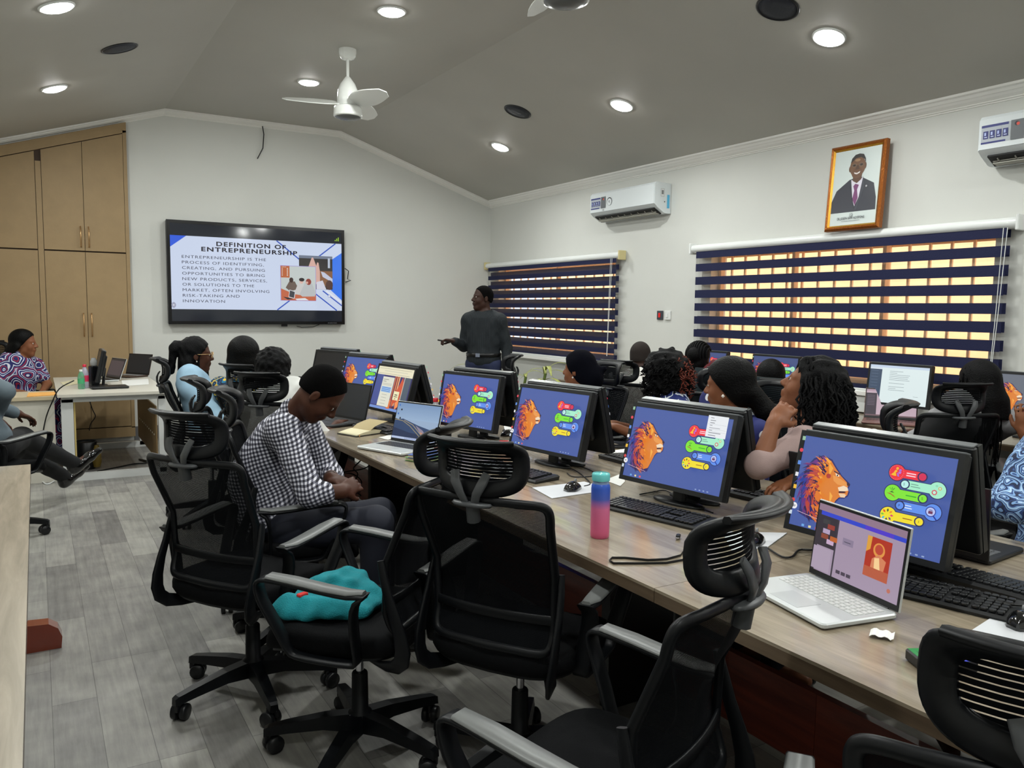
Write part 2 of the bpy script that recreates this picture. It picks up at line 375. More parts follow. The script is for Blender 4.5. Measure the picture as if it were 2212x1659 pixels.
A.poly([(1.095, .228), (1.485, .228), (1.485, .612), (1.095, .612)], (170, 150, 220)); A.rect(1.10, .232, 1.48, .607, (206, 214, 212))
A.rect(1.10, .48, 1.195, .607, (196, 106, 60))
for i in range(7): A.rect(1.112+.010*i, .592-.0*i, 1.118+.010*i, .598, (240, 236, 225)) if i < 5 else None
for i in range(6): A.rect(1.112, .50+.015*i, 1.12, .508+.015*i, (240, 236, 225)); A.rect(1.165, .50+.015*i, 1.178, .508+.015*i, (240, 236, 225))
A.poly([(1.10, .232), (1.48, .232), (1.48, .30), (1.36, .285), (1.25, .30), (1.10, .36)], (206, 108, 72))
A.poly([(1.15, .37), (1.19, .44), (1.25, .44), (1.29, .36), (1.20, .33)], (112, 94, 84)); A.disc(1.212, .455, .022, (62, 40, 34), ry=.028)
A.poly([(1.24, .31), (1.29, .43), (1.33, .42), (1.37, .34), (1.33, .29)], (214, 212, 210)); A.disc(1.322, .445, .022, (232, 190, 178), ry=.028); A.disc(1.325, .462, .03, (40, 32, 34), ry=.02)
A.poly([(1.30, .30), (1.36, .43), (1.44, .42), (1.475, .33), (1.47, .28), (1.33, .275)], (196, 200, 202)); A.disc(1.40, .44, .03, (148, 60, 46), ry=.035); A.disc(1.383, .43, .014, (226, 176, 160))
A.poly([(1.19, .35), (1.255, .33), (1.245, .25), (1.18, .265)], (228, 230, 236)); A.poly([(1.195, .342), (1.248, .324), (1.238, .258), (1.186, .272)], (66, 66, 74)); A.poly([(1.12, .27), (1.18, .262), (1.235, .245), (1.17, .24)], (44, 44, 50))
A.poly([(1.25, .25), (1.36, .26), (1.40, .235), (1.27, .234)], (236, 240, 246))
A.text('DEFINITION OF', .80, .787, .062, (34, 28, 40), bold=.03, width=.715, space=1.2, align='c'); A.text('ENTREPRENEURSHIP', .787, .727, .062, (34, 28, 40), bold=.03, width=.985, space=1.2, align='c')
lines = [('ENTREPRENEURSHIP IS THE', .838), ('PROCESS OF IDENTIFYING,', .815), ('CREATING, AND PURSUING', .825), ('OPPORTUNITIES TO BRING', .822), ('NEW PRODUCTS, SERVICES,', .845), ('OR SOLUTIONS TO THE', .71), ('MARKET, OFTEN INVOLVING', .868), ('RISK-TAKING AND', .56), ('INNOVATION', .41)]
for i, (s, w) in enumerate(lines): A.text(s, .106, .649-i*.0568, .042, (58, 58, 74), bold=0, width=w, space=1.15)
for i, h in enumerate((.012, .028, .042)): A.rect(1.698+i*.018, .905, 1.708+i*.018, .905+h, (168, 214, 60))
A.disc(1.629, .286, .016, (120, 140, 210)); A.disc(1.629, .286, .012, (240, 244, 252)); A.disc(.018, .165, .022, (168, 172, 196), ry=.03); A.disc(.018, .165, .008, (230, 232, 242))
M_tv = art_mat('tv_glow', .82, .08)
A.build('screen', M_tv, T(-Wt/2+.036, -.047, -Ht/2+.036) @ RX(90) @ Matrix.Diagonal(((Wt-.072)/k, Ht-.072, 1, 1)), tv)
A = Art(); A.rect(0, 0, .005, .001, (60, 60, 60)); A.text('PRODUCTION', .60, .006, .012, (150, 150, 156), width=.11); A.build('badge', art_mat('print', 0, .5), T(.2, -.0505, -Ht/2+.008) @ RX(90), tv)
c = MB().tube([(3.32, YB-.06, 1.98), (3.37, YB-.05, 1.95), (3.36, YB-.04, 1.85), (3.40, YB-.05, 1.835), (3.33, YB-.04, 1.81)], .006, 6).build('screen_cable', M_black); tag(c, 'black cable loop sticking out right of the wall screen', 'cable')
c = MB().tube([(2.72, YB-.03, 1.265), (2.78, YB-.035, 1.25), (2.92, YB-.035, 1.255), (3.0, YB-.03, 1.285)], .004, 6).build('power_lead', M_black); tag(c, 'thin black lead drooping below the wall screen', 'cable')
c = MB().tube([px(565, 262, 'y', YB-.02), px(570, 290, 'y', YB-.03), px(568, 320, 'y', YB-.03), px(556, 343, 'y', YB-.02)], .006, 6).build('loose_wire', M_black); tag(c, 'loose black wire hanging from the cornice above the wall screen', 'wire')
# wall cabinets
M_cab = mat('cabinet_board', (152, 128, 92), .55, var=.05, vscale=9, bump=.04)
M_cabd = mat('cabinet_gap', (70, 50, 34), .6)
cb_ = thing('wall_cupboard', 'tall tan fitted cupboard filling the left of the front wall up to the ceiling', 'cupboard', (0, YB-.02, 0))
x1, x0 = .905, XL+.01
m = MB().prism([(x0, .06), (x1, .06), (x1, zc(x1)-.065), (x0, zc(x0)-.065)], 0, .04, M=T(0, .02, 0) @ RX(90)); m.build('carcass', M_cabd, cb_)
fr = MB(); fz = .055
fr.box(((x0+x1)/2, -.035, .105), (x1-x0, .03, .11)); fr.box((x1-.018, -.035, 1.75), (.036, .03, 3.2)).box((x0+.018, -.035, 1.5), (.036, .03, 2.8))
fr.prism([(x0, zc(x0)-.17), (x1, zc(x1)-.17), (x1, zc(x1)-.065), (x0, zc(x0)-.065)], 0, .03, M=T(0, -.02, 0) @ RX(90))
fr.box((.075, -.04, 1.55), (.05, .035, 2.8)); fr.build('face_frame', M_cab, cb_)
dx = [(x0+.04, -.42), (-.415, .045), (.105, .475), (.48, .865)]
for i, (a, c_) in enumerate(dx):
    for lo in (0, 1):
        z0, z1a, z1b = (.17, 2.045, 2.045) if lo == 0 else (2.06, zc(a)-.18, zc(c_)-.18)
        d = MB().prism([(a, z0), (c_, z0), (c_, z1b), (a, z1a)], 0, .02, M=T(0, -.035, 0) @ RX(90)).build('door', M_cab, cb_)
        hx = c_-.035 if i % 2 == 0 else a+.035
        zz = 1.28 if lo == 0 else 2.10
        MB().tube([(hx, -.06, zz-.12), (hx, -.085, zz-.11), (hx, -.085, zz+.11), (hx, -.06, zz+.12)] if lo == 0 else [(hx, -.06, zz), (hx, -.085, zz+.01), (hx, -.085, zz+.20), (hx, -.06, zz+.21)], .007, 8).build('handle', mat('brass_pull', (188, 152, 108), .3, metal=.8), d)
# portrait
M_frame = mat('gilt_frame', (150, 84, 24), .3, metal=.5, bump=.6, bscale=70); M_gold = mat('gold_fillet', (214, 160, 60), .25, metal=.8)
pt = thing('framed_portrait', 'gilt framed portrait of a smiling man in a dark suit and purple tie', 'picture', (XR-.115, 3.95, 2.125), R_(-90)); wl, hl = .47, .64
pt.rotation_euler = (R_(-4), 0, R_(-90))
fm = MB()
def ring(m, w0, h0, w1, h1, y0, y1):
    a = [(-w0, y0, 0), (w0, y0, 0), (w0, y0, 2*h0), (-w0, y0, 2*h0)]; dz = h0-h1
    c = [(-w1, y1, dz), (w1, y1, dz), (w1, y1, 2*h0-dz), (-w1, y1, 2*h0-dz)]
    m.add(a+c, [(i, (i+1) % 4, (i+1) % 4+4, i+4) for i in range(4)])
ring(fm, wl/2, hl/2, wl/2, hl/2, .02, -.015); ring(fm, wl/2, hl/2, wl/2-.014, hl/2-.014, -.015, -.028)
fm.add([(x, y, z+0) for x, y, z in ((-wl/2, .02, 0), (wl/2, .02, 0), (wl/2, .02, hl), (-wl/2, .02, hl))], [(0, 1, 2, 3)])
for (a, y0, b2, y1) in ((.014, -.028, .028, -.02),):
    ww, hh = wl/2, hl/2
    p = [(-ww+a, y0, a), (ww-a, y0, a), (ww-a, y0, hl-a), (-ww+a, y0, hl-a)]; q = [(-ww+b2, y1, b2), (ww-b2, y1, b2), (ww-b2, y1, hl-b2), (-ww+b2, y1, hl-b2)]
    fm.add(p+q, [(i, (i+1) % 4, (i+1) % 4+4, i+4) for i in range(4)])
fm.build('frame', M_frame, pt)
g = MB(); p = [(-wl/2+.028, -.022, .028), (wl/2-.028, -.022, .028), (wl/2-.028, -.022, hl-.028), (-wl/2+.028, -.022, hl-.028)]; q = [(-wl/2+.04, -.01, .04), (wl/2-.04, -.01, .04), (wl/2-.04, -.01, hl-.04), (-wl/2+.04, -.01, hl-.04)]
g.add(p+q, [(i, (i+1) % 4, (i+1) % 4+4, i+4) for i in range(4)]); g.build('fillet', M_gold, pt)
A = Art(.0002); w_, h_ = wl-.08, hl-.08    # photo in metres, origin bottom-left; a plain stand-in figure
U = lambda pts: [(x*w_, y*h_) for x, y in pts]
A.rect(0, 0, w_, h_, (196, 206, 204))
A.poly(U([(0, .17), (0, .33), (.09, .47), (.36, .60), (.42, .61), (.62, .62), (.68, .60), (.90, .52), (.97, .33), (.98, .17)]), (46, 48, 58))
A.poly(U([(.40, .60), (.44, .38), (.52, .24), (.60, .36), (.66, .62), (.53, .56)]), (208, 204, 216)); A.poly(U([(.50, .54), (.46, .51), (.49, .45), (.46, .34), (.53, .25), (.58, .35), (.55, .46), (.58, .52)]), (112, 58, 104))
A.poly(U([(.40, .60), (.38, .50), (.50, .22), (.53, .20), (.46, .36)]), (38, 40, 50)); A.poly(U([(.66, .63), (.70, .48), (.56, .19), (.53, .20), (.60, .36)]), (56, 58, 68))
A.poly(U([(.43, .65), (.44, .58), (.53, .545), (.62, .59), (.63, .66)]), (86, 56, 38))
A.disc(.362*w_, .745*h_, .012, (80, 52, 34), ry=.024); A.disc(.682*w_, .765*h_, .010, (84, 56, 36), ry=.024)
A.disc(.52*w_, .765*h_, .172*w_, (104, 72, 48), ry=.135*h_, n=28); A.poly(U([(.36, .82), (.38, .88), (.45, .925), (.54, .935), (.63, .92), (.68, .86), (.69, .80), (.66, .85), (.58, .885), (.47, .88), (.40, .84)]), (34, 28, 26))
A.disc(.52*w_, .68*h_, .12*w_, (98, 66, 44), ry=.07*h_); A.disc(.51*w_, .85*h_, .06*w_, (146, 112, 80), ry=.018*h_)
for ex in (.445, .60): A.disc(ex*w_, .785*h_, .05*w_, (128, 112, 92), ry=.022*h_); A.disc(ex*w_, .785*h_, .044*w_, (70, 48, 34), ry=.018*h_); A.disc(ex*w_, .785*h_, .012*w_, (20, 16, 16))
A.poly(U([(.50, .78), (.47, .725), (.57, .73), (.54, .785)]), (76, 50, 34)); A.poly(U([(.45, .692), (.52, .680), (.59, .70), (.575, .676), (.52, .662), (.47, .672)]), (222, 212, 206))
A.disc(.75*w_, .49*h_, .008, (170, 168, 172), n=6)
A.disc(.47*w_, .128*h_, .014, (70, 76, 78)); A.disc(.47*w_, .128*h_, .0115, (196, 206, 204)); A.poly(U([(.45, .125), (.47, .136), (.49, .125), (.48, .12)]), (90, 96, 98))
A.text('DR. JOSEPH SIAW AGYEPONG', .47*w_, .073*h_, .026, (72, 76, 80), bold=.012, width=.60*w_, align='c'); A.line(U([(.27, .052), (.67, .052)]), .0025, (110, 116, 118))
A.build('photograph', art_mat('photo_print', 0, .25), T(-wl/2+.04, -.0105, .04) @ RX(90), pt)
# split air conditioners
M_ac = mat('ac_shell', (214, 220, 222), .18, coat=.4); M_acd = mat('ac_dark', (14, 14, 15), .6); M_acg = mat('ac_flap', (150, 148, 138), .45)
def aircon(label, yc, zb, full):
    t = thing('air_conditioner', label, 'air conditioner', (XR-.005, yc, zb), R_(-90)); wd, h, d = 1.05, .29, .205   # local: faces -y, x = width
    sec = [(0, 0), (-.06, 0), (-.085, .006), (-.17, .055), (-d, .085), (-d, .27), (-d+.02, .295), (-.02, h), (0, h)]
    MB().loft([[(x, y, z) for y, z in sec] for x in (-wd/2, wd/2)], True, smooth=False).build('body', M_ac, t)
    MB().box((0, -d-.003, .18), (wd-.012, .008, .185)).build('front_panel', M_ac, t)
    q = RX(33).to_3x3()
    MB().box((0, -.128, .024), (wd-.09, .105, .012), rot=RX(-29).to_3x3()).build('outlet', M_acd, t)
    MB().rbox((0, -.11, .002), (wd-.12, .06, .008), .004, rot=RX(-8).to_3x3()).build('flap', M_acg, t)
    lv = MB()
    for i in range(9): lv.box((-wd/2+.10+i*(wd-.2)/8, -.13, .02), (.006, .06, .016), rot=RX(-29).to_3x3())
    lv.box((0, -.13, .018), (wd-.12, .012, .006)); lv.build('louvre', M_acg, t)
    A = Art(.0002)
    A.rect(0, 0, .175, .115, (168, 174, 182)); A.rect(0, .10, .165, .115, (24, 34, 110)); A.rect(0, 0, .15, .011, (24, 34, 110))
    for i in range(4): A.rect(.012+i*.04, .03, .044+i*.04, .078, (22, 30, 104)); A.rect(.019+i*.04, .038, .037+i*.04, .043, (200, 210, 235)); A.rect(.019+i*.04, .05, .03+i*.04, .07, (170, 184, 226))
    A.rect(.18, .0, .26, .118, (92, 96, 100)); A.disc(.215, .095, .014, (24, 26, 40)); A.disc(.222, .092, .010, (206, 66, 48))
    A.disc(.325, .06, .042, (40, 44, 48)); A.disc(.325, .055, .036, (212, 218, 220)); A.text('R', .325, .045, .036, (60, 64, 68), bold=.02, align='c')
    A.build('sticker', art_mat('print', 0, .5), T(-wd/2+.02, -d-.0075, .12) @ RX(90), t)
    if full:
        A = Art(.0002); A.text('rcd', 0, 0, .026, (60, 62, 66), bold=.02); A.build('badge', art_mat('print', 0, .5), T(-wd/2+.22, -d-.0075, .095) @ RX(90), t)
        A = Art(.0002); A.rect(0, 0, .045, .075, (150, 152, 152)); A.rect(.003, .003, .042, .072, (214, 216, 216)); A.rect(.01, .02, .035, .06, (120, 122, 122)); A.rect(.08, -.11, .112, .02, (86, 176, 216)); A.disc(.05, -.05, .006, (20, 20, 20))
        A.build('side_label', art_mat('print', 0, .5), T(wd/2+.0008, -.13, .16) @ RZ(90) @ RX(90), t)
aircon('white split air conditioner with stickers, high between the small blind and the portrait', 6.62, 2.455, True)
aircon('white split air conditioner cut off at the right edge of the picture', 2.46, 2.455, False)
for yy, c, l in ((6.20, (58, 62, 70), 'dark isolator switch with red rocker beside the small blind'), (6.085, (222, 224, 222), 'white wall socket plate right of the dark switch')):
    t = thing('wall_switch', l, 'switch', (XR-.008, yy, 1.46), R_(-90))
    MB().rbox((0, 0, 0), (.085, .016, .09), .006).build('plate', mat('plate_%d' % c[0], c, .4), t)
    MB().rbox((0, -.011, 0), (.025, .01, .045), .004).build('rocker', mat('rocker_red', (170, 30, 30), .3, emit=(255, 40, 30), estr=.3) if c[0] < 100 else M_white, t)
# ceiling downlights, speakers, fans
def slope_n(side): return {0: Vector((0, 0, -1)), 1: Vector((-.31, 0, -.95)).normalized(), -1: Vector((.31, 0, -.95)).normalized()}[side]
def on_ceiling(x, y):
    p = px(x, y, 'z', ZF)
    if XK0 <= p.x <= XK1: return p, 0
    for s, xx, zz in ((1, XK1, ZF), (-1, XK0, ZF)):
        n = Vector((s*(ZF-ZW), 0, XR-XK1 if s > 0 else XK0-XL)); q = pxp(x, y, (xx, 0, zz), n)
        if (q.x > XK1 and s > 0) or (q.x < XK0 and s < 0): return q, s
M_lamp = mat('lamp_face', (255, 255, 255), .5, emit=(255, 255, 252), estr=45)
def ceil_M(p, s):
    ang = math.atan((ZF-ZW)/(XR-XK1))*s; return Matrix.Translation(p) @ Matrix.Rotation(ang, 4, 'Y')
def downlight(p, s, label):
    t = thing('ceiling_light', label, 'ceiling light', group='round ceiling lights'); t.matrix_world = ceil_M(p, s)
    MB().lathe([(.105, .004), (.105, -.006), (.10, -.010), (.088, -.010), (.086, -.004), (.086, .004)], 32).build('trim_ring', M_white, t)
    MB().lathe([(.086, -.003), (.080, -.018), (.05, -.027), (.001, -.030)], 32).build('diffuser', M_lamp, t)
    l = add_light('light_source', 'AREA', (0, 0, -.04), 24, (.97, 1.0, .97), .16); l.parent = t
LT = [((122, 14), 'large bright ceiling light cut off at the top left corner'), ((117, 190), 'ceiling light above the cupboards on the left slope'), ((846, 24), 'ceiling light at the top middle, between the two fans'), ((667, 177), 'ceiling light left of the near white fan'),
      ((1343, 227), 'ceiling light on the right slope above the left air conditioner'), ((1081, 317), 'farthest ceiling light, above the corner of the two walls'), ((1791, 80), 'brightest ceiling light on the right slope beside the dark blue speaker')]
for (x, y), l in LT:
    p, s = on_ceiling(x, y); downlight(p, s, l)
def zs(x): return zc(x)
for (x, y, s) in ((.22, 4.3, -1), (2.3, 3.2, 0), (.22, 1.6, -1), (2.3, .6, 0), (4.33, 1.2, 1), (4.33, -.6, 1), (.3, -.7, -1)):
    downlight(Vector((x, y, zc(x))), s, 'round ceiling light outside the picture above the viewer')
for (x, y), l in (((258, 104), 'black round ceiling speaker on the left slope'), ((1118, 241), 'black round ceiling speaker on the right slope beside the farthest light'), ((1680, 17), 'dark blue round ceiling speaker at the top edge beside the brightest light')):
    p, s = on_ceiling(x, y); t = thing('ceiling_speaker', l, 'speaker'); t.matrix_world = ceil_M(p, s)
    MB().lathe([(.135, .003), (.135, -.004), (.125, -.008), (.12, -.004)], 32).build('rim', M_black, t)
    MB().lathe([(.121, .0), (.12, -.004), (.06, -.007), (.001, -.008)], 32).build('grille', mat('speaker_mesh', (14, 20, 34), .5, bump=.4, bscale=300), t)
M_fan = mat('fan_white', (222, 224, 220), .25, coat=.4)
def fan(label, x, y, rot, drop):
    t = thing('ceiling_fan', label, 'ceiling fan', (x, y, ZF), R_(rot))
    MB().lathe([(.073, 0), (.073, -.03), (.066, -.055), (.05, -.078), (.03, -.084)], 28).build('canopy', M_fan, t)
    MB().tube([(0, 0, -.07), (0, 0, -drop-.01)], .0125, 12).build('downrod', M_fan, t)
    MB().lathe([(.018, -drop), (.03, -drop-.015), (.062, -drop-.06), (.082, -drop-.11), (.088, -drop-.17), (.088, -drop-.235), (.084, -drop-.237)], 32).build('motor_housing', M_fan, t)
    MB().lathe([(.085, -drop-.238), (.110, -drop-.245), (.117, -drop-.265), (.120, -drop-.315), (.118, -drop-.325), (.108, -drop-.327)], 32).build('light_kit', M_fan, t)
    MB().lathe([(.109, -drop-.322), (.10, -drop-.335), (.06, -drop-.347), (.001, -drop-.351)], 32).build('lamp_shade', mat('fan_lens_off', (96, 98, 98), .25), t)
    z = -drop-.215
    for k in range(3):
        M = RZ(120*k); n = 14; top = []
        P = []
        for i in range(n+1):
            u = i/n; r = .07+u*.46; w = .045+.045*math.sin(PI*min(1, u*1.05)**.8) if u < .93 else .06*math.sqrt(max(0, 1-((u-.93)/.07)**2))+.004
            P.append((r, w, u))
        rings = [[(r, -w, z+w*.42+.003), (r, w, z-w*.42+.003), (r, w, z-w*.42-.003), (r, -w, z+w*.42-.003)] for r, w, u in P]
        MB().loft(rings, True, M=M, smooth=False).build('blade', M_fan, t)
fan('white three-blade ceiling fan hanging in front of the wall screen', 2.31, 6.63, 165, .22)
fan('second ceiling fan, only its underside showing at the top edge', 2.31, 3.42, 75, .285)
# ------------------------------------------------------------------ desks
def wood(name, light, dark, axis='Y', rough=.22):
    m = mat(name, light, rough, coat=.3); nt, N, L, b = nodes(m); tc = N.new('ShaderNodeTexCoord'); mp = N.new('ShaderNodeMapping'); L.new(tc.outputs['Object'], mp.inputs[0])
    mp.inputs['Scale'].default_value = (26, 2.2, 26) if axis == 'Y' else (2.2, 26, 26)
    n = N.new('ShaderNodeTexNoise'); n.inputs['Scale'].default_value = 1; n.inputs['Detail'].default_value = 7; n.inputs['Roughness'].default_value = .6; n.inputs['Distortion'].default_value = .6; L.new(mp.outputs[0], n.inputs['Vector'])
    rp = N.new('ShaderNodeValToRGB'); rp.color_ramp.elements[0].position = .32; rp.color_ramp.elements[0].color = srgb(dark); rp.color_ramp.elements[1].position = .68; rp.color_ramp.elements[1].color = srgb(light)
    L.new(n.outputs['Fac'], rp.inputs[0]); L.new(rp.outputs[0], b.inputs['Base Color']); return m
M_desk = wood('desk_oak', (158, 146, 126), (122, 110, 92)); M_edge = wood('desk_edge', (98, 82, 64), (74, 60, 46), rough=.45)
M_red = wood('red_brown_board', (122, 52, 34), (84, 34, 24), rough=.5)
def desk(label, x0, x1, y0, y1, group, top=M_desk, th=.04, z=.75):
    t = thing('long_desk', label, 'desk', ((x0+x1)/2, (y0+y1)/2, 0), 0, group); w, l = x1-x0, y1-y0
    MB().box((0, 0, z-.004), (w, l, .008)).build('desk_top', top, t); MB().box((0, 0, z-.008-(th-.008)/2), (w, l, th-.008)).build('edge_band', M_edge, t)
    return t, w, l
# main double-sided desk, three modules end to end
for k, (a, c) in enumerate(((-1.2, 1.62), (1.62, 4.45), (4.45, 7.2))):
    t, w, l = desk(('nearest length of the double-sided oak desk, under the open silver laptop', 'middle length of the double-sided oak desk, carrying the pink and blue bottle', 'far length of the double-sided oak desk, towards the presenter')[k], 1.42, 2.80, a+.001, c-.001, 'lengths of the double-sided desk')
    MB().box((0, 0, .66), (.30, l-.3, .05)).build('cable_tray', M_black, t)
    MB().box((.02, 0, .15), (.03, l, .26)).build('modesty_board', M_red, t)
    for yy in ((-l/2+.35, l/2-.98), (-l/2+.7, l/2-.5), (-l/2+.35, l/2-.35))[k]:
        MB().box((0, yy, .345), (.62, .05, .69)).box((0, yy, .70), (1.2, .06, .02)).build('leg_panel', M_black, t)
t, w, l = desk('oak desk along the window wall under the wide blind', 4.86, XR-.02, -.5, 7.2, None)
for yy in (-3.4, -1.4, .6, 2.6, 3.6): MB().box((0, yy, .355), (.46, .05, .71)).build('leg_panel', M_black, t)
M_deskl = wood('desk_pale', (176, 166, 150), (146, 138, 124))
t, w, l = desk('pale oak desk cut off at the left edge of the picture', XL+.06, -.045, -.6, 4.33, None, top=M_deskl)
for yy in (-2.2, 2.2): MB().box((0, yy, .355), (.6, .05, .71)).build('leg_panel', M_black, t)
# curved wooden foot below the pale desk
f = MB().loft([[(x, y, z) for x, y, z in ((-.30, 3.95+dy, 0), (-.30, 3.95+dy, .10), (-.08, 3.95+dy, .12), (-.0, 3.95+dy, .115), (.035, 3.95+dy, .09), (.05, 3.95+dy, .05), (.045, 3.95+dy, 0))] for dy in (-.04, .04)], True, smooth=False).build('wooden_foot', mat('varnished_red', (120, 44, 20), .2, coat=.6)); tag(f, 'glossy reddish wooden foot sticking out below the pale desk at left', 'furniture foot')
# presenter's white table with loop legs
M_wtop = mat('white_top', (206, 202, 190), .35); M_wsteel = mat('white_steel', (208, 210, 208), .35)
t = thing('white_table', 'white table on rectangular loop legs in front of the tan cupboard', 'table', (.56, 8.47, 0)); 
MB().box((0, 0, .738), (.86, 1.82, .024)).build('table_top', M_wtop, t)
for yy in (-.80, .80):
    m = MB(); m.box((0, yy, .70), (.80, .06, .05)).box((-.36, yy, .36), (.09, .06, .68)).box((.375, yy, .36), (.06, .06, .68)).box((0, yy, .03), (.80, .06, .06)); m.build('leg', M_wsteel, t)
m = MB().box((.335, 0, .36), (.012, 1.5, .48))
m.build('modesty_panel', mat('tan_panel', (142, 116, 78), .5), t)
hl = MB()
for i in range(10): hl.box((.328, -.62+.13*i, .33), (.004, .03, .012))
hl.build('slots', M_white, t)
MB().box((-.305, -.79, .36), (.012, .03, .66)).build('edge_strip', mat('yellow_edge', (198, 176, 110), .5), t)
# white fronted counter left of the table
t = thing('counter', 'white panelled counter with a beige top at the left edge of the picture', 'counter', (-.36, 7.72, 0))
MB().box((0, .2, .715), (.96, .50, .03)).build('counter_top', mat('beige_top', (196, 182, 152), .4), t); MB().box((0, .0, .35), (.94, .03, .70)).build('front_panel', M_wtop, t)
MB().box((-.46, .22, .35), (.03, .40, .70)).build('side_panel', M_wtop, t)
# ------------------------------------------------------------------ office chairs (face +x, origin on the floor under the column)
M_ch = mat('chair_plastic', (10, 12, 15), .42, spec=.3); M_fab = mat('chair_fabric', (8, 9, 11), .9, bump=.3, bscale=400, spec=.15); M_pad = mat('arm_pad', (104, 106, 105), .35)  # pad grey includes the reflection of the ceiling lights on the arm tops
def mesh_mat(name, alpha, scale, axis='Z', col=(8, 10, 13)):
    m = bpy.data.materials.new(name); m.use_nodes = True; nt, N, L, b = nodes(m); b.inputs['Base Color'].default_value = srgb(col); b.inputs['Roughness'].default_value = .9; b.inputs['Specular IOR Level'].default_value = .1
    tc = N.new('ShaderNodeTexCoord'); s = N.new('ShaderNodeSeparateXYZ'); L.new(tc.outputs['Object'], s.inputs[0])
    w = mth('FRACT', mth('MULTIPLY', s.outputs[axis], scale, N, L), 0, N, L); g = mth('LESS_THAN', w, alpha, N, L)
    tr = N.new('ShaderNodeBsdfTransparent'); ms = N.new('ShaderNodeMixShader'); L.new(g, ms.inputs[0]); L.new(b.outputs[0], ms.inputs[1]); L.new(tr.outputs[0], ms.inputs[2]); L.new(ms.outputs[0], N['Material Output'].inputs[0]); return m
M_back = mesh_mat('back_netting', .10, 420); M_slot = mesh_mat('head_netting', .2, 105)
def back_S(u, v):      # u in -1..1 across, v 0..1 up
    z = .50+.47*v; hw = .205+.028*v**.8-.012*math.sin(PI*v)
    x = -.205 + .045*math.sin(PI*min(1, v*1.35))*(1 if v < .74 else 1) - .065*v*v - .045*(1-u*u)*(.5+.5*v)
    return Vector((x, u*hw, z + (.0 if v < .9 else -.012*(1-u*u)*0)))
def head_S(u, v):
    z = .985+.155*v; hw = .142+.006*math.sin(PI*v)
    x = -.262 - .055*(1-u*u) + .012*math.sin(PI*v) - .055*max(0, (v-.62)/.38)**2
    return Vector((x, u*hw, z))
def surf_loop(S, rad, n=48, inset=0, p=5):
    P = []; NN = []
    for i in range(n):
        a = 2*PI*i/n; c, s = math.cos(a), math.sin(a)
        u = math.copysign(abs(c)**(2/p), c)*(1-inset[0]); v = .5+.5*math.copysign(abs(s)**(2/p), s)*(1-inset[1])
        P.append(S(u, v)); e = 1e-3; d1 = S(u+e, v)-S(u-e, v); d2 = S(u, v+e)-S(u, v-e); NN.append(d1.cross(d2).normalized())
    return P, NN
def surf_fill(S, inset, n=9, m=10, p=5, off=0):
    mb = MB(); vs = []; fs = []
    for j in range(m+1):
        for i in range(n+1):
            a, b_ = -1+2*i/n, -1+2*j/m
            k = 1.0
            r = (abs(a)**p+abs(b_)**p)**(1/p)
            if r > 1e-6 and max(abs(a), abs(b_)) > .999: k = 1/r
            p_ = S(a*k*(1-inset[0]), .5+.5*b_*k*(1-inset[1])); vs.append(p_+Vector((off, 0, 0)))
    for j in range(m):
        for i in range(n): q = j*(n+1)+i; fs.append((q, q+1, q+n+2, q+n+1))
    return mb.add(vs, fs, smooth=True)
def frame_loop(S, w, t, inset, p=5, off=0, n=56):
    P, NN = surf_loop(S, 0, n, inset, p)
    def side(i): 
        tg = (P[(i+1) % n]-P[i-1]).normalized(); return NN[i].cross(tg)
    return MB().band([q+Vector((off, 0, 0)) for q in P], w, t, side, closed=True, rnd=.35)
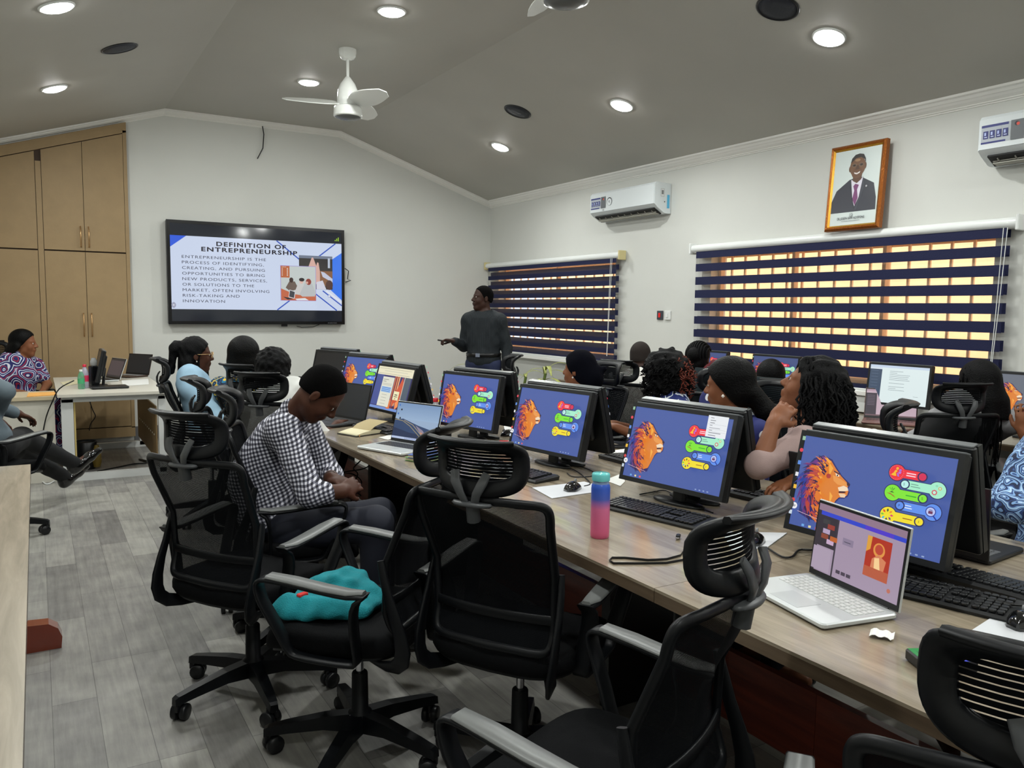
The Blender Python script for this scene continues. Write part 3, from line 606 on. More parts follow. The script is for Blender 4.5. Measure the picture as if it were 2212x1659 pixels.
def make_chair(label, head=True):
    t = thing('office_chair', label, 'chair', group='black mesh office chairs')
    for k in range(5):
        M = RZ(72*k+20)
        sec = [(.03, .028, .135, .075), (.12, .026, .128, .085), (.24, .022, .108, .075), (.305, .018, .095, .066), (.318, .016, .088, .062)]
        rings = [[(r, -w, zl), (r, w, zl), (r, w*.8, zh), (r, -w*.8, zh)] for r, w, zh, zl in sec]
        lg = MB().loft(rings, True, M=M, smooth=False).build('leg', M_ch, t)
        c = MB(); cen = M @ Vector((.30, 0, 0)); q = M @ RZ(35)
        q = Matrix.Translation(cen) @ RZ(72*k+55)
        for s in (-1, 1): c.lathe([(.006, -.011), (.028, -.010), (.030, -.006), (.030, .006), (.028, .010), (.006, .011)], 16, M=q @ T(-.012, s*.017, .030) @ RX(90))
        c.rbox((-.004, 0, .052), (.05, .012, .028), .004, M=q); c.tube([(0, 0, .05), (0, 0, .085)], .009, 8, M=q); c.build('caster', M_black, lg)
    MB().lathe([(.036, .07), (.042, .08), (.040, .135), (.029, .145), (.027, .27), (.024, .275)], 20).build('column_cover', M_ch, t)
    MB().tube([(0, 0, .27), (0, 0, .40)], .0135, 12).build('gas_lift', M_chrome, t)
    m = MB().rbox((.0, 0, .405), (.24, .16, .035), .02); m.tube([(0, -.05, .40), (.01, -.22, .40), (.03, -.25, .395)], .006, 6); m.build('tilt_mechanism', M_ch, t)
    def seat_sec(k, z, sh=0):
        o = []; n = 36
        for i in range(n):
            a = 2*PI*i/n; c, s = math.cos(a), math.sin(a); x = math.copysign(abs(c)**.5, c)*.245*k; y = math.copysign(abs(s)**.5, s)*.25*k
            dz = -.05*max(0, (x-.12)/.125)**2 + .012*abs(y/.25)**2 - .008*(1-abs(x/.245)**2)
            o.append((x+.015, y, z+dz))
        return o
    MB().loft([seat_sec(.90, .425), seat_sec(.97, .43), seat_sec(1.0, .445), seat_sec(1.0, .468), seat_sec(.975, .485), seat_sec(.9, .495), seat_sec(.5, .497), seat_sec(.05, .497)], True).build('seat', M_fab, t)
    MB().loft([seat_sec(.82, .412), seat_sec(.93, .418), seat_sec(.93, .43)], True).build('seat_pan', M_ch, t)
    frame_loop(back_S, .026, .02, (.035, .028), 14, n=80).build('back_frame', M_ch, t)
    surf_fill(back_S, (.05, .04), p=14).build('back_mesh', M_back, t)
    P = [back_S(-.95+1.9*i/12, .22)+Vector((-.012, 0, 0)) for i in range(13)]
    MB().band(P, .03, .008, (0, 0, 1)).build('lumbar_bar', M_ch, t)
    for s in (-1, 1):
        pth = [(-.172, s*.216, .74), (-.184, s*.222, .69), (-.20, s*.225, .63), (-.222, s*.227, .57), (-.240, s*.227, .51), (-.247, s*.224, .465), (-.240, s*.219, .43), (-.215, s*.208, .407), (-.17, s*.188, .397), (-.12, s*.16, .396), (-.06, s*.12, .398)]
        MB().band(pth, [.022, .026, .030, .036, .044, .050, .052, .050, .045, .04, .04], .014, (1, 0, .5), rnd=.3).build('back_strut', M_ch, t)
    for s in (-1, 1):
        loop = [(-.155, .652), (-.10, .648), (-.02, .655), (.08, .668), (.165, .675), (.195, .668), (.20, .645), (.185, .60), (.15, .53), (.115, .455), (.085, .432), (.0, .424), (-.09, .424), (-.115, .435), (-.112, .50), (-.112, .58), (-.125, .63)]
        pts = []
        for i in range(len(loop)):      # Catmull smoothing
            p0, p1, p2, p3 = [loop[(i+j-1) % len(loop)] for j in range(4)]
            for u in (0, .5):
                pts.append(tuple(.5*((2*p1[c])+(-p0[c]+p2[c])*u+(2*p0[c]-5*p1[c]+4*p2[c]-p3[c])*u*u+(-p0[c]+3*p1[c]-3*p2[c]+p3[c])*u**3) for c in (0, 1)))
        path = [(x, s*(.285-.03*max(0, (.60-z)/.18)), z) for x, z in pts]
        a = MB().band(path, [.052 if z > .63 else .052 for x, z in pts], .013, (0, 1, 0), closed=True, rnd=.3).build('armrest', M_ch, t)
        top = [(x, s*.285, z+.009) for x, z in ((-.15, .652), (-.10, .648), (-.02, .655), (.08, .668), (.165, .675))]
        MB().band(top, [.03, .052, .058, .058, .05], .012, (0, 1, 0), rnd=.45).build('arm_pad', M_pad, a)
    if head:
        h = frame_loop(head_S, .048, .02, (.13, .16), 3.8).build('headrest', M_ch, t)
        surf_fill(head_S, (.2, .26), p=3.8, m=8).build('head_mesh', M_slot, h)
        l = MB(); P = [head_S(-.93+1.86*i/14, .97)+Vector((-.008, 0, 0)) for i in range(15)]; l.band(P, .03, .014, (1, 0, -.2), rnd=.45); l.build('top_lip', M_ch, h)
        m = MB(); m.lathe([(.001, .0), (.05, .002), (.055, .008), (.05, .014), (.001, .016)], 20, M=T(-.315, 0, .945) @ Matrix.Diagonal((.55, 1.2, 1, 1)))
        for s in (-1, 1): m.band([(-.325, s*.012, .95), (-.338, s*.026, .985), (-.335, s*.044, 1.02), (-.322, s*.052, 1.045)], [.022, .026, .03, .026], .009, (0, 1, .2*s))
        m.tube([(-.305, 0, .90), (-.315, 0, .96)], .02, 10); m.build('headrest_bracket', M_grey2, t)
    return t
M_grey2 = mat('bracket_grey', (66, 68, 70), .4)
C0 = make_chair('office chair with its back to us at the middle, nearest the tall bottle')
C0.location = (1.31, 2.13, 0); C0.rotation_euler = (0, 0, R_(31.5))
CH = {'C7': C0}
spec = [('C5', .68, 3.09, 34, 'office chair with its back to us at left, beside the man in the checked shirt'),
 ('C6', .90, 2.50, 135, 'office chair turned sideways with a teal cloth on its seat'),
 ('C8', 1.033, 1.34, 112, 'close office chair seen side-on, its curved headrest in front of the silver laptop'),
 ('C9', 1.23, .61, 38, 'closest office chair, its slatted headrest filling the bottom right corner'),
 ('C1', 1.03, 5.86, -10, 'office chair of the woman in the pale blue denim shirt'),
 ('C2', 1.33, 5.33, 35, 'office chair behind the woman with the smooth black bob'),
 ('C3', 1.25, 4.71, 48, 'office chair behind the woman in white with curly black hair'),
 ('C4', .98, 4.17, -15, 'office chair half hidden behind the big left chair, its headrest seen side-on'),
 ('CM', 1.00, 3.55, -18, 'office chair the man in the checked shirt sits on'),
 ('C10', 2.98, 5.58, 165, 'office chair with headrest in front of the standing presenter'),
 ('C11', 3.95, 4.75, 20, 'office chair with its headrest behind the man with the shaved head'),
 ('C14', 4.40, 2.70, 62, 'office chair seen from behind, below the long-haired woman at right'),
 ('C15', -.28, 6.03, 38, 'office chair of the man with crossed outstretched legs at the left edge'),
 ('C17', -.22, 8.80, -60, 'office chair of the woman in the red and blue patterned dress'),
 ('C13', 2.86, 2.25, 128, 'office chair of the woman in mauve, its headrest side-on before the tilted laptop'),
 ('C19', 3.05, 2.95, 175, 'office chair of the woman with the straight dark wig and pearl earring'),
 ('C20', 3.45, 3.72, 180, 'office chair of the woman with red-tipped curls'),
 ('C21', 3.16, 4.45, 190, 'office chair of the woman in the black head wrap'),
 ('C22', 3.06, 1.38, 175, 'office chair of the person in blue paisley at the right edge')]
for k, x, y, a, l in spec: CH[k] = dup(C0, l, (x, y, 0), R_(a))

# padded chairs with solid backs by the window desk
M_teal = mat('teal_leather', (24, 38, 44), .42)
def make_padded(label):
    t = thing('padded_chair', label, 'chair', group='padded chairs at the window desk')
    keep = {'leg', 'column_cover', 'gas_lift', 'tilt_mechanism', 'seat', 'seat_pan', 'armrest'}
    for ch in C0.children:
        if ch.name.split('.')[0] in keep: copy_tree(ch, t)
    rings = []
    for j in range(9):
        v = j/8; z = .50+.585*v; hw = .225*(1-.12*v**3)
        sh = -.20-.07*v; f = .035*(1-(2*v-1)**8*.6)
        rings.append([(sh-.035*(1-u*u)+s*f, u*hw, z) for s, us in ((1, [-1+2*i/8 for i in range(9)]), (-1, [1-2*i/8 for i in range(9)])) for u in us])
    MB().loft(rings, True).build('backrest', M_teal, t)
    MB().band([(-.02, 0, .40), (-.2, 0, .40), (-.27, 0, .44), (-.275, 0, .58)], .07, .015, (0, 1, 0)).build('back_bar', M_ch, t)
    return t
CP0 = make_padded('dark teal padded chair of the woman with cornrow braids'); CP0.location = (4.55, 4.32, 0); CP0.rotation_euler = (0, 0, R_(15))
dup(CP0, 'dark teal padded chair of the woman in the blue dotted top', (4.33, 3.58, 0), R_(15))
# ------------------------------------------------------------------ screens
M_scr = art_mat('screen_glow', .95, .3); M_print = art_mat('print', 0, .5)
M_mon = mat('monitor_black', (18, 20, 22), .42); M_montop = mat('monitor_top_grey', (92, 95, 97), .35)
SW, SH = .478, .288
def icons(A, n=8, white=True):
    pos = [(.056, .955), (.052, .822), (.054, .684), (.051, .555), (.057, .418), (.066, .274), (.061, .138)]
    col = [(150, 190, 160), (220, 60, 80), (90, 140, 220), (230, 230, 235), (240, 190, 60), (214, 66, 70), (200, 214, 226)]
    for (x, y), c in list(zip(pos, col))[:n]: A.disc(x, y, .022, c, 10) if c[0] > 200 and c[1] < 100 else A.rect(x-.018, y-.022, x+.018, y+.022, c)
    A.disc(.092, .214, .035, (240, 240, 244), 16); A.rect(.075, .215, .108, .221, (50, 50, 60)); A.rect(.08, .204, .104, .209, (50, 50, 60))
def badge(A, x, y, s, col, x2, txt, dark=(36, 40, 92), small=None):   # circle with a bar towards s
    r = .078; xe = x2
    pts = []
    A.disc(x, y, r+.008, dark, 26); A.rect(min(x, xe), y-.048, max(x, xe), y+.048, dark)
    A.disc(x, y, r, col, 26); A.rect(min(x, xe), y-.042, max(x, xe), y+.042, col)
    A.disc(xe, y, .048, dark, 20); A.disc(xe, y, .036, small or col, 18)
def shards(A, D):
    rd = random.Random(11)
    for i in range(260):
        t = rd.random(); r = rd.uniform(-.6, 1)
        # the mane sweeps from the brow over the crown and down behind the jaw
        ang = R_(70+205*t); cx, cy = .30+(.10+.13*r)*math.cos(ang)*.95, .46+(.16+.18*r)*math.sin(ang)*.95
        if cy > .8 or (cx > .40 and cy > .44): continue
        a = ang+R_(60)+rd.uniform(-.3, .3); L = rd.uniform(.05, .12); w = rd.uniform(.007, .015)
        u = (cx-.06)/.38+rd.uniform(-.15, .15); c = (40, 62, 150) if u < .15 else (104, 48, 120) if u < .32 else (186, 70, 60) if u < .48 else (226, 122, 44) if u < .75 else (246, 170, 70)
        if rd.random() < .2: c = (48, 30, 74)
        ca, sa = math.cos(a), math.sin(a); A.poly([(cx-sa*w, cy+ca*w), (cx+ca*L*.5-sa*w*.8, cy+sa*L*.5+ca*w*.8), (cx+ca*L, cy+sa*L-.01), (cx+ca*L*.5+sa*w*.5, cy+sa*L*.5-ca*w*.5), (cx+sa*w, cy-ca*w)], D(*c))
def wall_art(A, var=0, bg=(72, 93, 162), dim=1.0):
    D = lambda *c: tuple(int(v*dim) for v in c)
    A.rect(0, 0, 1.6, 1, bg)
    # lion head looking right: mane, face, muzzle
    A.poly([(.09, .14), (.08, .32), (.05, .50), (.08, .66), (.15, .76), (.25, .81), (.36, .78), (.43, .70), (.50, .63), (.57, .585), (.605, .56), (.60, .53), (.585, .50), (.615, .48), (.605, .43), (.57, .40), (.52, .39), (.49, .35), (.46, .28), (.43, .20), (.41, .12), (.33, .10), (.22, .10)], D(40, 44, 108))
    A.poly([(.16, .72), (.25, .79), (.35, .765), (.42, .69), (.49, .625), (.56, .575), (.595, .555), (.58, .52), (.55, .50), (.60, .485), (.595, .44), (.56, .41), (.51, .40), (.48, .36), (.45, .27), (.41, .17), (.34, .14), (.30, .22), (.26, .36), (.24, .50), (.20, .60)], D(224, 130, 50))
    A.poly([(.10, .66), (.16, .74), (.25, .80), (.31, .78), (.27, .70), (.22, .62), (.15, .60)], D(110, 52, 130)); A.poly([(.10, .55), (.18, .60), (.25, .63), (.29, .70), (.33, .66), (.29, .56), (.22, .50), (.13, .47)], D(196, 82, 60))
    A.poly([(.07, .50), (.14, .56), (.20, .52), (.22, .40), (.18, .26), (.12, .18), (.09, .30)], D(44, 66, 150)); A.poly([(.12, .54), (.16, .58), (.20, .54), (.18, .47), (.14, .48)], D(214, 120, 56))
    A.poly([(.14, .42), (.18, .46), (.21, .38), (.20, .24), (.16, .18), (.13, .28)], D(172, 76, 60))
    A.disc(.355, .60, .026, D(178, 64, 60), 10)
    for (a, b_, c_) in (((.26, .74), (.33, .71), (.30, .60)), ((.33, .75), (.39, .69), (.36, .60)), ((.40, .44), (.44, .40), (.42, .30))): A.poly([a, b_, c_], D(246, 176, 74))
    A.poly([(.40, .62), (.47, .60), (.54, .575), (.59, .555), (.575, .53), (.53, .525), (.47, .53), (.42, .56)], D(236, 156, 78)); A.poly([(.565, .575), (.605, .56), (.60, .535), (.575, .54)], D(60, 36, 50))
    A.poly([(.48, .50), (.54, .53), (.585, .52), (.60, .49), (.56, .475), (.50, .465)], D(246, 222, 190)); A.poly([(.50, .465), (.56, .475), (.58, .468), (.56, .455), (.50, .445)], D(70, 30, 40)); A.poly([(.50, .44), (.56, .45), (.585, .44), (.575, .41), (.53, .405)], D(240, 206, 168))
    A.poly([(.425, .645), (.47, .63), (.475, .615), (.44, .615)], D(250, 240, 220)); A.disc(.452, .625, .009, D(40, 26, 30), 8); A.poly([(.40, .67), (.48, .645), (.47, .635), (.41, .655)], D(60, 34, 60)); A.disc(.355, .60, .026, D(178, 64, 60), 10)
    shards(A, D)
    A.line([(.12, .165), (.44, .115)], .006, D(200, 170, 190))
    # badges
    badge(A, 1.10, .765, 1, D(240, 44, 60), 1.345, 'R', small=D(214, 40, 84))
    badge(A, 1.50, .665, -1, D(168, 240, 206), 1.195, 'S', small=D(190, 244, 236)); badge(A, 1.093, .562, 1, D(130, 232, 50), 1.385, 'S'); badge(A, 1.495, .452, -1, D(96, 146, 240), 1.185, 'P'); badge(A, 1.09, .338, 1, D(246, 226, 44), 1.392, '1')
    for i in range(24): a = 2*PI*i/24; A.line([(1.10+.064*math.cos(a), .765+.064*math.sin(a)), (1.10+.072*math.cos(a), .765+.072*math.sin(a))], .004, D(255, 150, 150))
    A.poly([(1.05, .735), (1.075, .76), (1.085, .785), (1.10, .79), (1.11, .775), (1.095, .765), (1.105, .73), (1.085, .728)], D(250, 190, 40)); A.disc(1.105, .805, .014, D(250, 180, 50), 10)
    A.disc(1.135, .79, .013, D(170, 110, 220), 10); A.poly([(1.12, .775), (1.15, .775), (1.14, .755), (1.12, .76)], D(180, 120, 226)); A.poly([(1.105, .765), (1.125, .755), (1.135, .725), (1.115, .73)], D(170, 110, 220))
    for yy in (.775, .752): A.rect(1.20, yy-.005, 1.29, yy+.006, D(255, 214, 224))
    A.text('S', 1.195, .652, .036, D(60, 90, 110), align='c'); A.text('S', 1.385, .549, .036, D(50, 100, 30), align='c'); A.text('P', 1.185, .439, .036, D(30, 50, 130), align='c'); A.text('1', 1.392, .325, .036, D(90, 80, 20), align='c')
    A.rect(1.26, .675, 1.33, .681, D(90, 130, 120)); A.rect(1.26, .652, 1.35, .658, D(90, 130, 120)); A.rect(1.23, .556, 1.33, .566, D(40, 170, 40)); A.rect(1.24, .462, 1.30, .470, D(230, 240, 255)); A.rect(1.24, .438, 1.31, .447, D(230, 240, 255)); A.rect(1.24, .334, 1.33, .342, D(150, 60, 30))
    for (cx, cy, rr, cc) in ((1.485, .64, .028, D(220, 60, 90)), (1.53, .685, .018, D(230, 160, 50)), (1.498, .705, .010, D(70, 180, 120))):
        A.poly([(cx+(rr if i % 2 else rr*.78)*math.cos(PI*i/9), cy+(rr if i % 2 else rr*.78)*math.sin(PI*i/9)) for i in range(18)], cc); A.disc(cx, cy, rr*.55, D(190, 244, 220), 12)
    A.poly([(1.045, .55), (1.09, .54), (1.14, .515), (1.12, .535), (1.08, .555)], D(170, 96, 50)); A.poly([(1.07, .565), (1.095, .575), (1.12, .562)], D(40, 46, 40))
    for a0 in (-35, 0, 35): A.poly([(1.095, .573), (1.095+.035*math.sin(R_(a0))-.008, .573+.032), (1.095+.045*math.sin(R_(a0)), .573+.045*math.cos(R_(a0)))], D(20, 130, 40))
    A.disc(1.485, .455, .048, D(26, 44, 150), 20); A.disc(1.485, .455, .040, D(190, 200, 246), 20); A.line([(1.515, .42), (1.55, .385)], .012, D(26, 44, 150)); A.rect(1.465, .435, 1.505, .462, D(110, 50, 90)); A.rect(1.47, .468, 1.50, .474, D(60, 50, 120))
    pc = [(60, 90, 50), (240, 140, 40), (226, 60, 110), (120, 60, 140), (50, 60, 80), (60, 180, 220), (110, 200, 60), (230, 60, 40)]
    for i, c in enumerate(pc):
        a = PI/2-2*PI*i/8; ca, sa = math.cos(a), math.sin(a)
        A.poly([(1.09+.026*ca, .338+.026*sa), (1.09+.046*ca-.011*sa, .338+.046*sa+.011*ca), (1.09+.064*ca, .338+.064*sa), (1.09+.046*ca+.011*sa, .338+.046*sa-.011*ca)], D(*c))
    icons(A, 7)
    for i in range(4): A.rect(1.30+.06*i, .022, 1.325+.06*i, .035, D(150, 170, 210))
    for i in range(3): A.rect(.22+.08*i, .018, .25+.08*i, .042, [D(110, 170, 230), D(230, 220, 160), D(230, 90, 100)][i])
    if var == 1:
        A.rect(1.30, .72, 1.6, 1.0, (236, 240, 244))
        for i, (w, g) in enumerate(((.05, 60), (.08, 40), (.07, 30), (.04, 60), (.16, 90), (.05, 60), (.18, 40), (.11, 40))): A.rect(1.34, .965-.032*i, 1.34+w, .972-.032*i, (g+60, g+60, g+70))
        for i in (3, 5, 6): A.rect(1.31, .982-.032*i, 1.59, .984-.032*i, (170, 176, 184))
def browser_art(A):
    A.rect(0, 0, 1.6, 1, (58, 52, 110)); A.rect(0, .80, 1.6, 1, (236, 230, 200)); A.rect(.05, .945, 1.5, .952, (150, 148, 130)); A.rect(.3, .885, 1.35, .905, (214, 212, 190)); A.rect(.05, .83, 1.45, .836, (130, 128, 116))
    A.rect(0, .08, .34, .80, (70, 84, 150)); A.rect(.3, .0, 1.6, .10, (90, 50, 70)); A.rect(0, 0, 1.6, .06, (120, 150, 214))
    for i, c in enumerate(((214, 120, 70), (120, 50, 70), (230, 150, 90), (160, 70, 60), (246, 190, 130))): A.rect(.86+.045*i, .12, .90+.045*i, .80, c)
    A.poly([(1.12, .62), (1.2, .80), (1.3, .62), (1.25, .3), (1.05, .18), (.98, .06), (.95, .3)], (210, 90, 60)); A.poly([(1.1, .2), (1.25, .3), (1.3, .15), (1.15, .05)], (250, 150, 90)); A.rect(.76, .04, .92, .24, (224, 120, 70))
    A.rect(1.3, .1, 1.55, .80, (84, 96, 110)); A.rect(1.27, .1, 1.30, .80, (206, 190, 170))
    A.rect(.32, .07, .84, .76, (226, 226, 210))
    for i in range(2): A.rect(.36, .69-.045*i, .60-.1*i, .70-.045*i, (80, 80, 84))
    for i in range(2): A.rect(.36, .60-.03*i, .78, .606-.03*i, (130, 130, 130))
    A.rect(.36, .40, .80, .53, (150, 190, 236))
    for i in range(3): A.rect(.38, .42+.04*i, .77, .43+.04*i, (70, 110, 180))
    for i in range(4): A.rect(.44, .34-.07*i, .68, .346-.07*i, (120, 120, 120))
    A.rect(.96, .26, 1.2, .46, (240, 234, 190)); A.rect(1.02, .37, 1.14, .39, (80, 60, 60)); A.rect(1.0, .33, 1.15, .345, (80, 60, 60)); A.rect(1.05, .28, 1.09, .30, (140, 60, 40))
def doc_art(A):
    A.rect(0, 0, 1.6, 1, (226, 240, 240)); A.rect(0, .93, 1.6, 1, (200, 216, 236)); A.rect(0, 0, .34, .88, (66, 82, 104)); A.rect(0, .88, .34, .93, (214, 226, 236))
    for i in range(9): A.rect(.05, .83-.08*i, .24, .838-.08*i, (104, 120, 144))
    for i, w in enumerate((.36, .2, .55, .52, .50, .55, .0, .42, .0, .42, .2, .44)):
        if w: A.rect(.56, .84-.045*i, .56+w, .848-.045*i, (110, 122, 130))
    A.rect(1.25, .22, 1.38, .226, (120, 130, 136)); A.rect(1.2, .10, 1.4, .106, (120, 130, 136))
ART = {}
def screen_mesh(kind):
    if kind not in ART:
        A = Art(.00008)
        {'wall': lambda: wall_art(A), 'menu': lambda: wall_art(A, 1), 'dim': lambda: wall_art(A, 0, (70, 84, 132)), 'grey': lambda: wall_art(A, 0, (104, 110, 122)), 'browser': lambda: browser_art(A), 'doc': lambda: doc_art(A), 'off': lambda: A.rect(0, 0, 1.6, 1, (10, 10, 10))}[kind]()
        o = A.build('screen', M_scr, T(-SW/2, -.0195, .018) @ RX(90) @ Matrix.Diagonal((SW/1.6, SH, 1, 1)), None); ART[kind] = o.data; bpy.data.objects.remove(o)
    return ART[kind]
def monitor(label, x, y, rz, tilt, kind, zb=.81, sc=1.0, group='desktop monitors', desk_z=.75):
    """pivot of the panel at its lower edge; faces local -y"""
    t = thing('monitor', label, 'monitor', (x, y, desk_z), R_(rz), group)
    M = T(0, 0, zb-desk_z) @ RX(tilt) @ Matrix.Diagonal((sc, sc, sc, 1))
    w, h = .51, .32
    p = MB(); p.rbox((0, .012, h/2), (w, .022, h), .008, M=M); p.rbox((0, .03, h/2+.01), (w*.72, .03, h*.66), .03, M=M); p.build('housing', M_mon, t)
    fr = MB(); b_ = .016
    for s in (-1, 1): fr.box((s*(w/2-b_/2), -.010, h/2), (b_, .024, h), M=M)
    fr.box((0, -.010, b_/2+.001), (w-2*b_, .024, b_+.002), M=M).box((0, -.010, h-b_/2), (w-2*b_, .024, b_), M=M); fr.build('bezel', M_mon, t)
    MB().rbox((0, .006, h+.003), (w-.01, .03, .006), .004, M=M).build('top_edge', M_montop, t)
    o = bpy.data.objects.new('screen', screen_mesh(kind)); COL.objects.link(o); o.parent = t; o.matrix_local = T(0, 0, zb-desk_z) @ RX(tilt) @ Matrix.Diagonal((sc, sc, sc, 1))
    MB().rbox((0, .062, .085), (.06, .024, .17), .01, rot=RX(-6).to_3x3()).build('neck', M_mon, t)
    MB().lathe([(.001, 0), (.108, 0), (.112, .006), (.104, .012), (.001, .014)], 32, M=T(0, .05, 0) @ Matrix.Diagonal((1.1, .4, 1, 1))).build('base', M_mon, t)
    return t
RZM = -83
mons = [(2.072, 1.46, -86, -13.5, 'wall', 'large near monitor with lion wallpaper behind the open silver laptop'),
        (2.09, 2.308, -82, -14.5, 'menu', 'monitor with a white menu over the lion wallpaper, right of the pink and blue bottle'),
        (2.083, 3.189, -81, -14, 'wall', 'monitor with lion wallpaper left of the pink and blue bottle'),
        (2.11, 4.07, -77, -11, 'wall', 'monitor with lion wallpaper behind the small silver laptop with blue desktop'),
        (1.965, 4.90, -84, -16.4, 'browser', 'monitor showing a browser window with a pale page'),
        (2.15, 5.95, -73, -16.6, 'wall', 'farthest lit lion-wallpaper monitor, behind the head of the man in checks'),
        (2.15, 6.72, -72, -14, 'off', 'switched-off monitor at the far end of the desk')]
back = ['back of the large monitor facing away behind the near lion screen', 'back of the monitor paired with the one showing a white menu', 'back of the monitor paired with the one left of the bottle', 'back of the monitor behind the fourth lion screen', 'back of the leaning monitor behind the browser screen', 'back of the monitor behind the farthest lit screen', 'back of the monitor behind the switched-off screen']
for (x, y, rz, tl, k, lab), bl in zip(mons, back):
    monitor(lab, x, y, rz, tl, k)
    a = R_(rz+90); ax = Vector((math.cos(R_(rz+90)), math.sin(R_(rz+90)), 0))   # pointing away from the viewer side
    q = Vector((x, y, 0)) + Vector((math.cos(R_(rz+90)), math.sin(R_(rz+90)), 0))*.197
    monitor(bl, q.x, q.y, rz+180, tl, 'wall', zb=.83)
monitor('monitor cut off at the bottom right, only its left bezel in the picture', 1.83, .60, -88, -8, 'wall')
for x, y, rz, k, lab in ((5.15, 5.27, -88, 'dim', 'window-side monitor behind the woman with cornrow braids'), (5.15, 4.50, -88, 'dim', 'window-side monitor behind the straight-haired woman in blue dots'), (5.15, 3.41, -89, 'doc', 'window-side monitor showing a white document'), (5.15, 2.53, -89, 'grey', 'window-side monitor at the right edge with greyish lion wallpaper')):
    monitor(lab, x, y, rz, -6, k, zb=.86, sc=.92)
# ------------------------------------------------------------------ keyboards, mice, laptops
M_key = mat('key_black', (26, 27, 29), .35); M_kb = mat('keyboard_body', (20, 21, 23), .4)
def keyboard(label, x, y, rz, z=.751, group='black keyboards'):
    t = thing('keyboard', label, 'keyboard', (x, y, z), R_(rz), group)
    MB().loft([[(-.22, -.07, .0), (.22, -.07, 0), (.22, .07, 0), (-.22, .07, 0)], [(-.222, -.073, .008), (.222, -.073, .008), (.222, .073, .016), (-.222, .073, .016)], [(-.216, -.066, .014), (.216, -.066, .014), (.216, .066, .023), (-.216, .066, .023)]], True, smooth=False).build('body', M_kb, t)
    k = MB()
    for r in range(6):
        yy = -.054+.0195*r+(.006 if r == 5 else 0); zz = .0165+.0011*r
        for c in range(21):
            if c in (14, 18) or (c > 14 and c < 18 and r in (1, 2) and not (r == 1 and c == 16 and False)): 
                if c in (14, 18) or r == 2: pass
            xx = -.206+.0188*c + (.006 if c > 13 else 0) + (.006 if c > 16 else 0)
            if r == 0 and 4 <= c <= 8:
                if c == 6: k.rbox((xx, yy, zz+.003), (.092, .0165, .007), .003, seg=1)
                continue
            if c in (14, 15, 16) and r in (2,): continue
            if xx > .212: continue
            k.rbox((xx, yy, zz+.003), (.0165, .0165, .007), .003, seg=1)
    k.build('keys', M_key, t)
    return t
def mouse(label, x, y, rz, z=.752, group='black computer mice'):
    rings = []
    for i in range(9):
        u = i/8; yy = -.055+.11*u; w = .031*math.sqrt(max(.02, 1-(2*u-1)**4)); h = .036*math.sin(PI*(.15+.8*u))**.8
        rings.append([(w*math.cos(a), yy, max(0, h*math.sin(a)) if a <= PI else 0) for a in [PI*j/10 for j in range(11)]])
    t = thing('mouse', label, 'mouse', (x, y, z), R_(rz), group)
    MB().loft(rings, True).build('shell', mat('mouse_gloss', (16, 17, 18), .12, coat=.6), t)
    MB().tube([(-.003, .032, .030), (.003, .032, .030)], .010, 10).build('wheel', M_grey, t)
    return t
K0 = keyboard('black keyboard beside the open silver laptop, in front of the large near monitor', 2.03, 1.22, -75)
dup(K0, 'black keyboard right of the pink and blue bottle', (1.94, 2.21, .751), R_(-77)); dup(K0, 'black keyboard under the monitor left of the bottle', (1.86, 3.10, .751), R_(-80)); dup(K0, 'black keyboard behind the open notebook', (1.80, 4.62, .751), R_(-82))
dup(K0, 'far-side keyboard by the phone and papers', (2.52, 3.02, .751), R_(92)); dup(K0, 'far-side keyboard behind the monitor with the white menu', (2.50, 2.12, .751), R_(96)); dup(K0, 'far-side keyboard behind the large near monitor', (2.24, 1.22, .751), R_(95)); dup(K0, 'window-side keyboard left of the tilted laptop', (4.98, 3.98, .751), R_(-88)); dup(K0, 'far-side keyboard behind the fourth lion screen', (2.52, 3.90, .751), R_(92))
MP = mat('mouse_pad_white', (214, 216, 220), .5)
def sheet(name, label, cat, pts, m, z=.7512, h=.0025, group=None):
    o = MB().prism([tuple(p) for p in pts], z, z+h).build(name, m); return tag(o, label, cat, group)
def quad(*pp, z=.75): return [(px(x, y, 'z', z).x, px(x, y, 'z', z).y) for x, y in pp]
sheet('mouse_pad', 'white mouse pad under the shiny mouse left of the bottle', 'mouse pad', quad((1150, 1055), (1262, 1042), (1300, 1052), (1300, 1062), (1192, 1078)), MP)
sheet('mouse_pad', 'white mouse pad at the right edge, behind the closest chair', 'mouse pad', quad((2093, 1368), (2170, 1318), (2300, 1338), (2310, 1430)), MP)
sheet('mouse_pad', 'white mouse pad between the close curved headrest and the silver laptop', 'mouse pad', quad((1560, 1150), (1700, 1153), (1655, 1186), (1580, 1190)), MP)
mm = mouse('shiny black mouse on the white pad left of the bottle', 1.905, 2.70, -55, .754)
dup(mm, 'black mouse on the white pad at the right edge', (2.03, .985, .754), R_(-70)); dup(mm, 'black mouse behind the close curved headrest', (1.99, 1.79, .754), R_(-60)); dup(mm, 'far-side black mouse beside the red packet', (2.40, 4.08, .752), R_(100))
M_silver = mat('laptop_silver', (196, 200, 200), .35, metal=.25); M_dark = mat('laptop_dark', (24, 25, 27), .4)
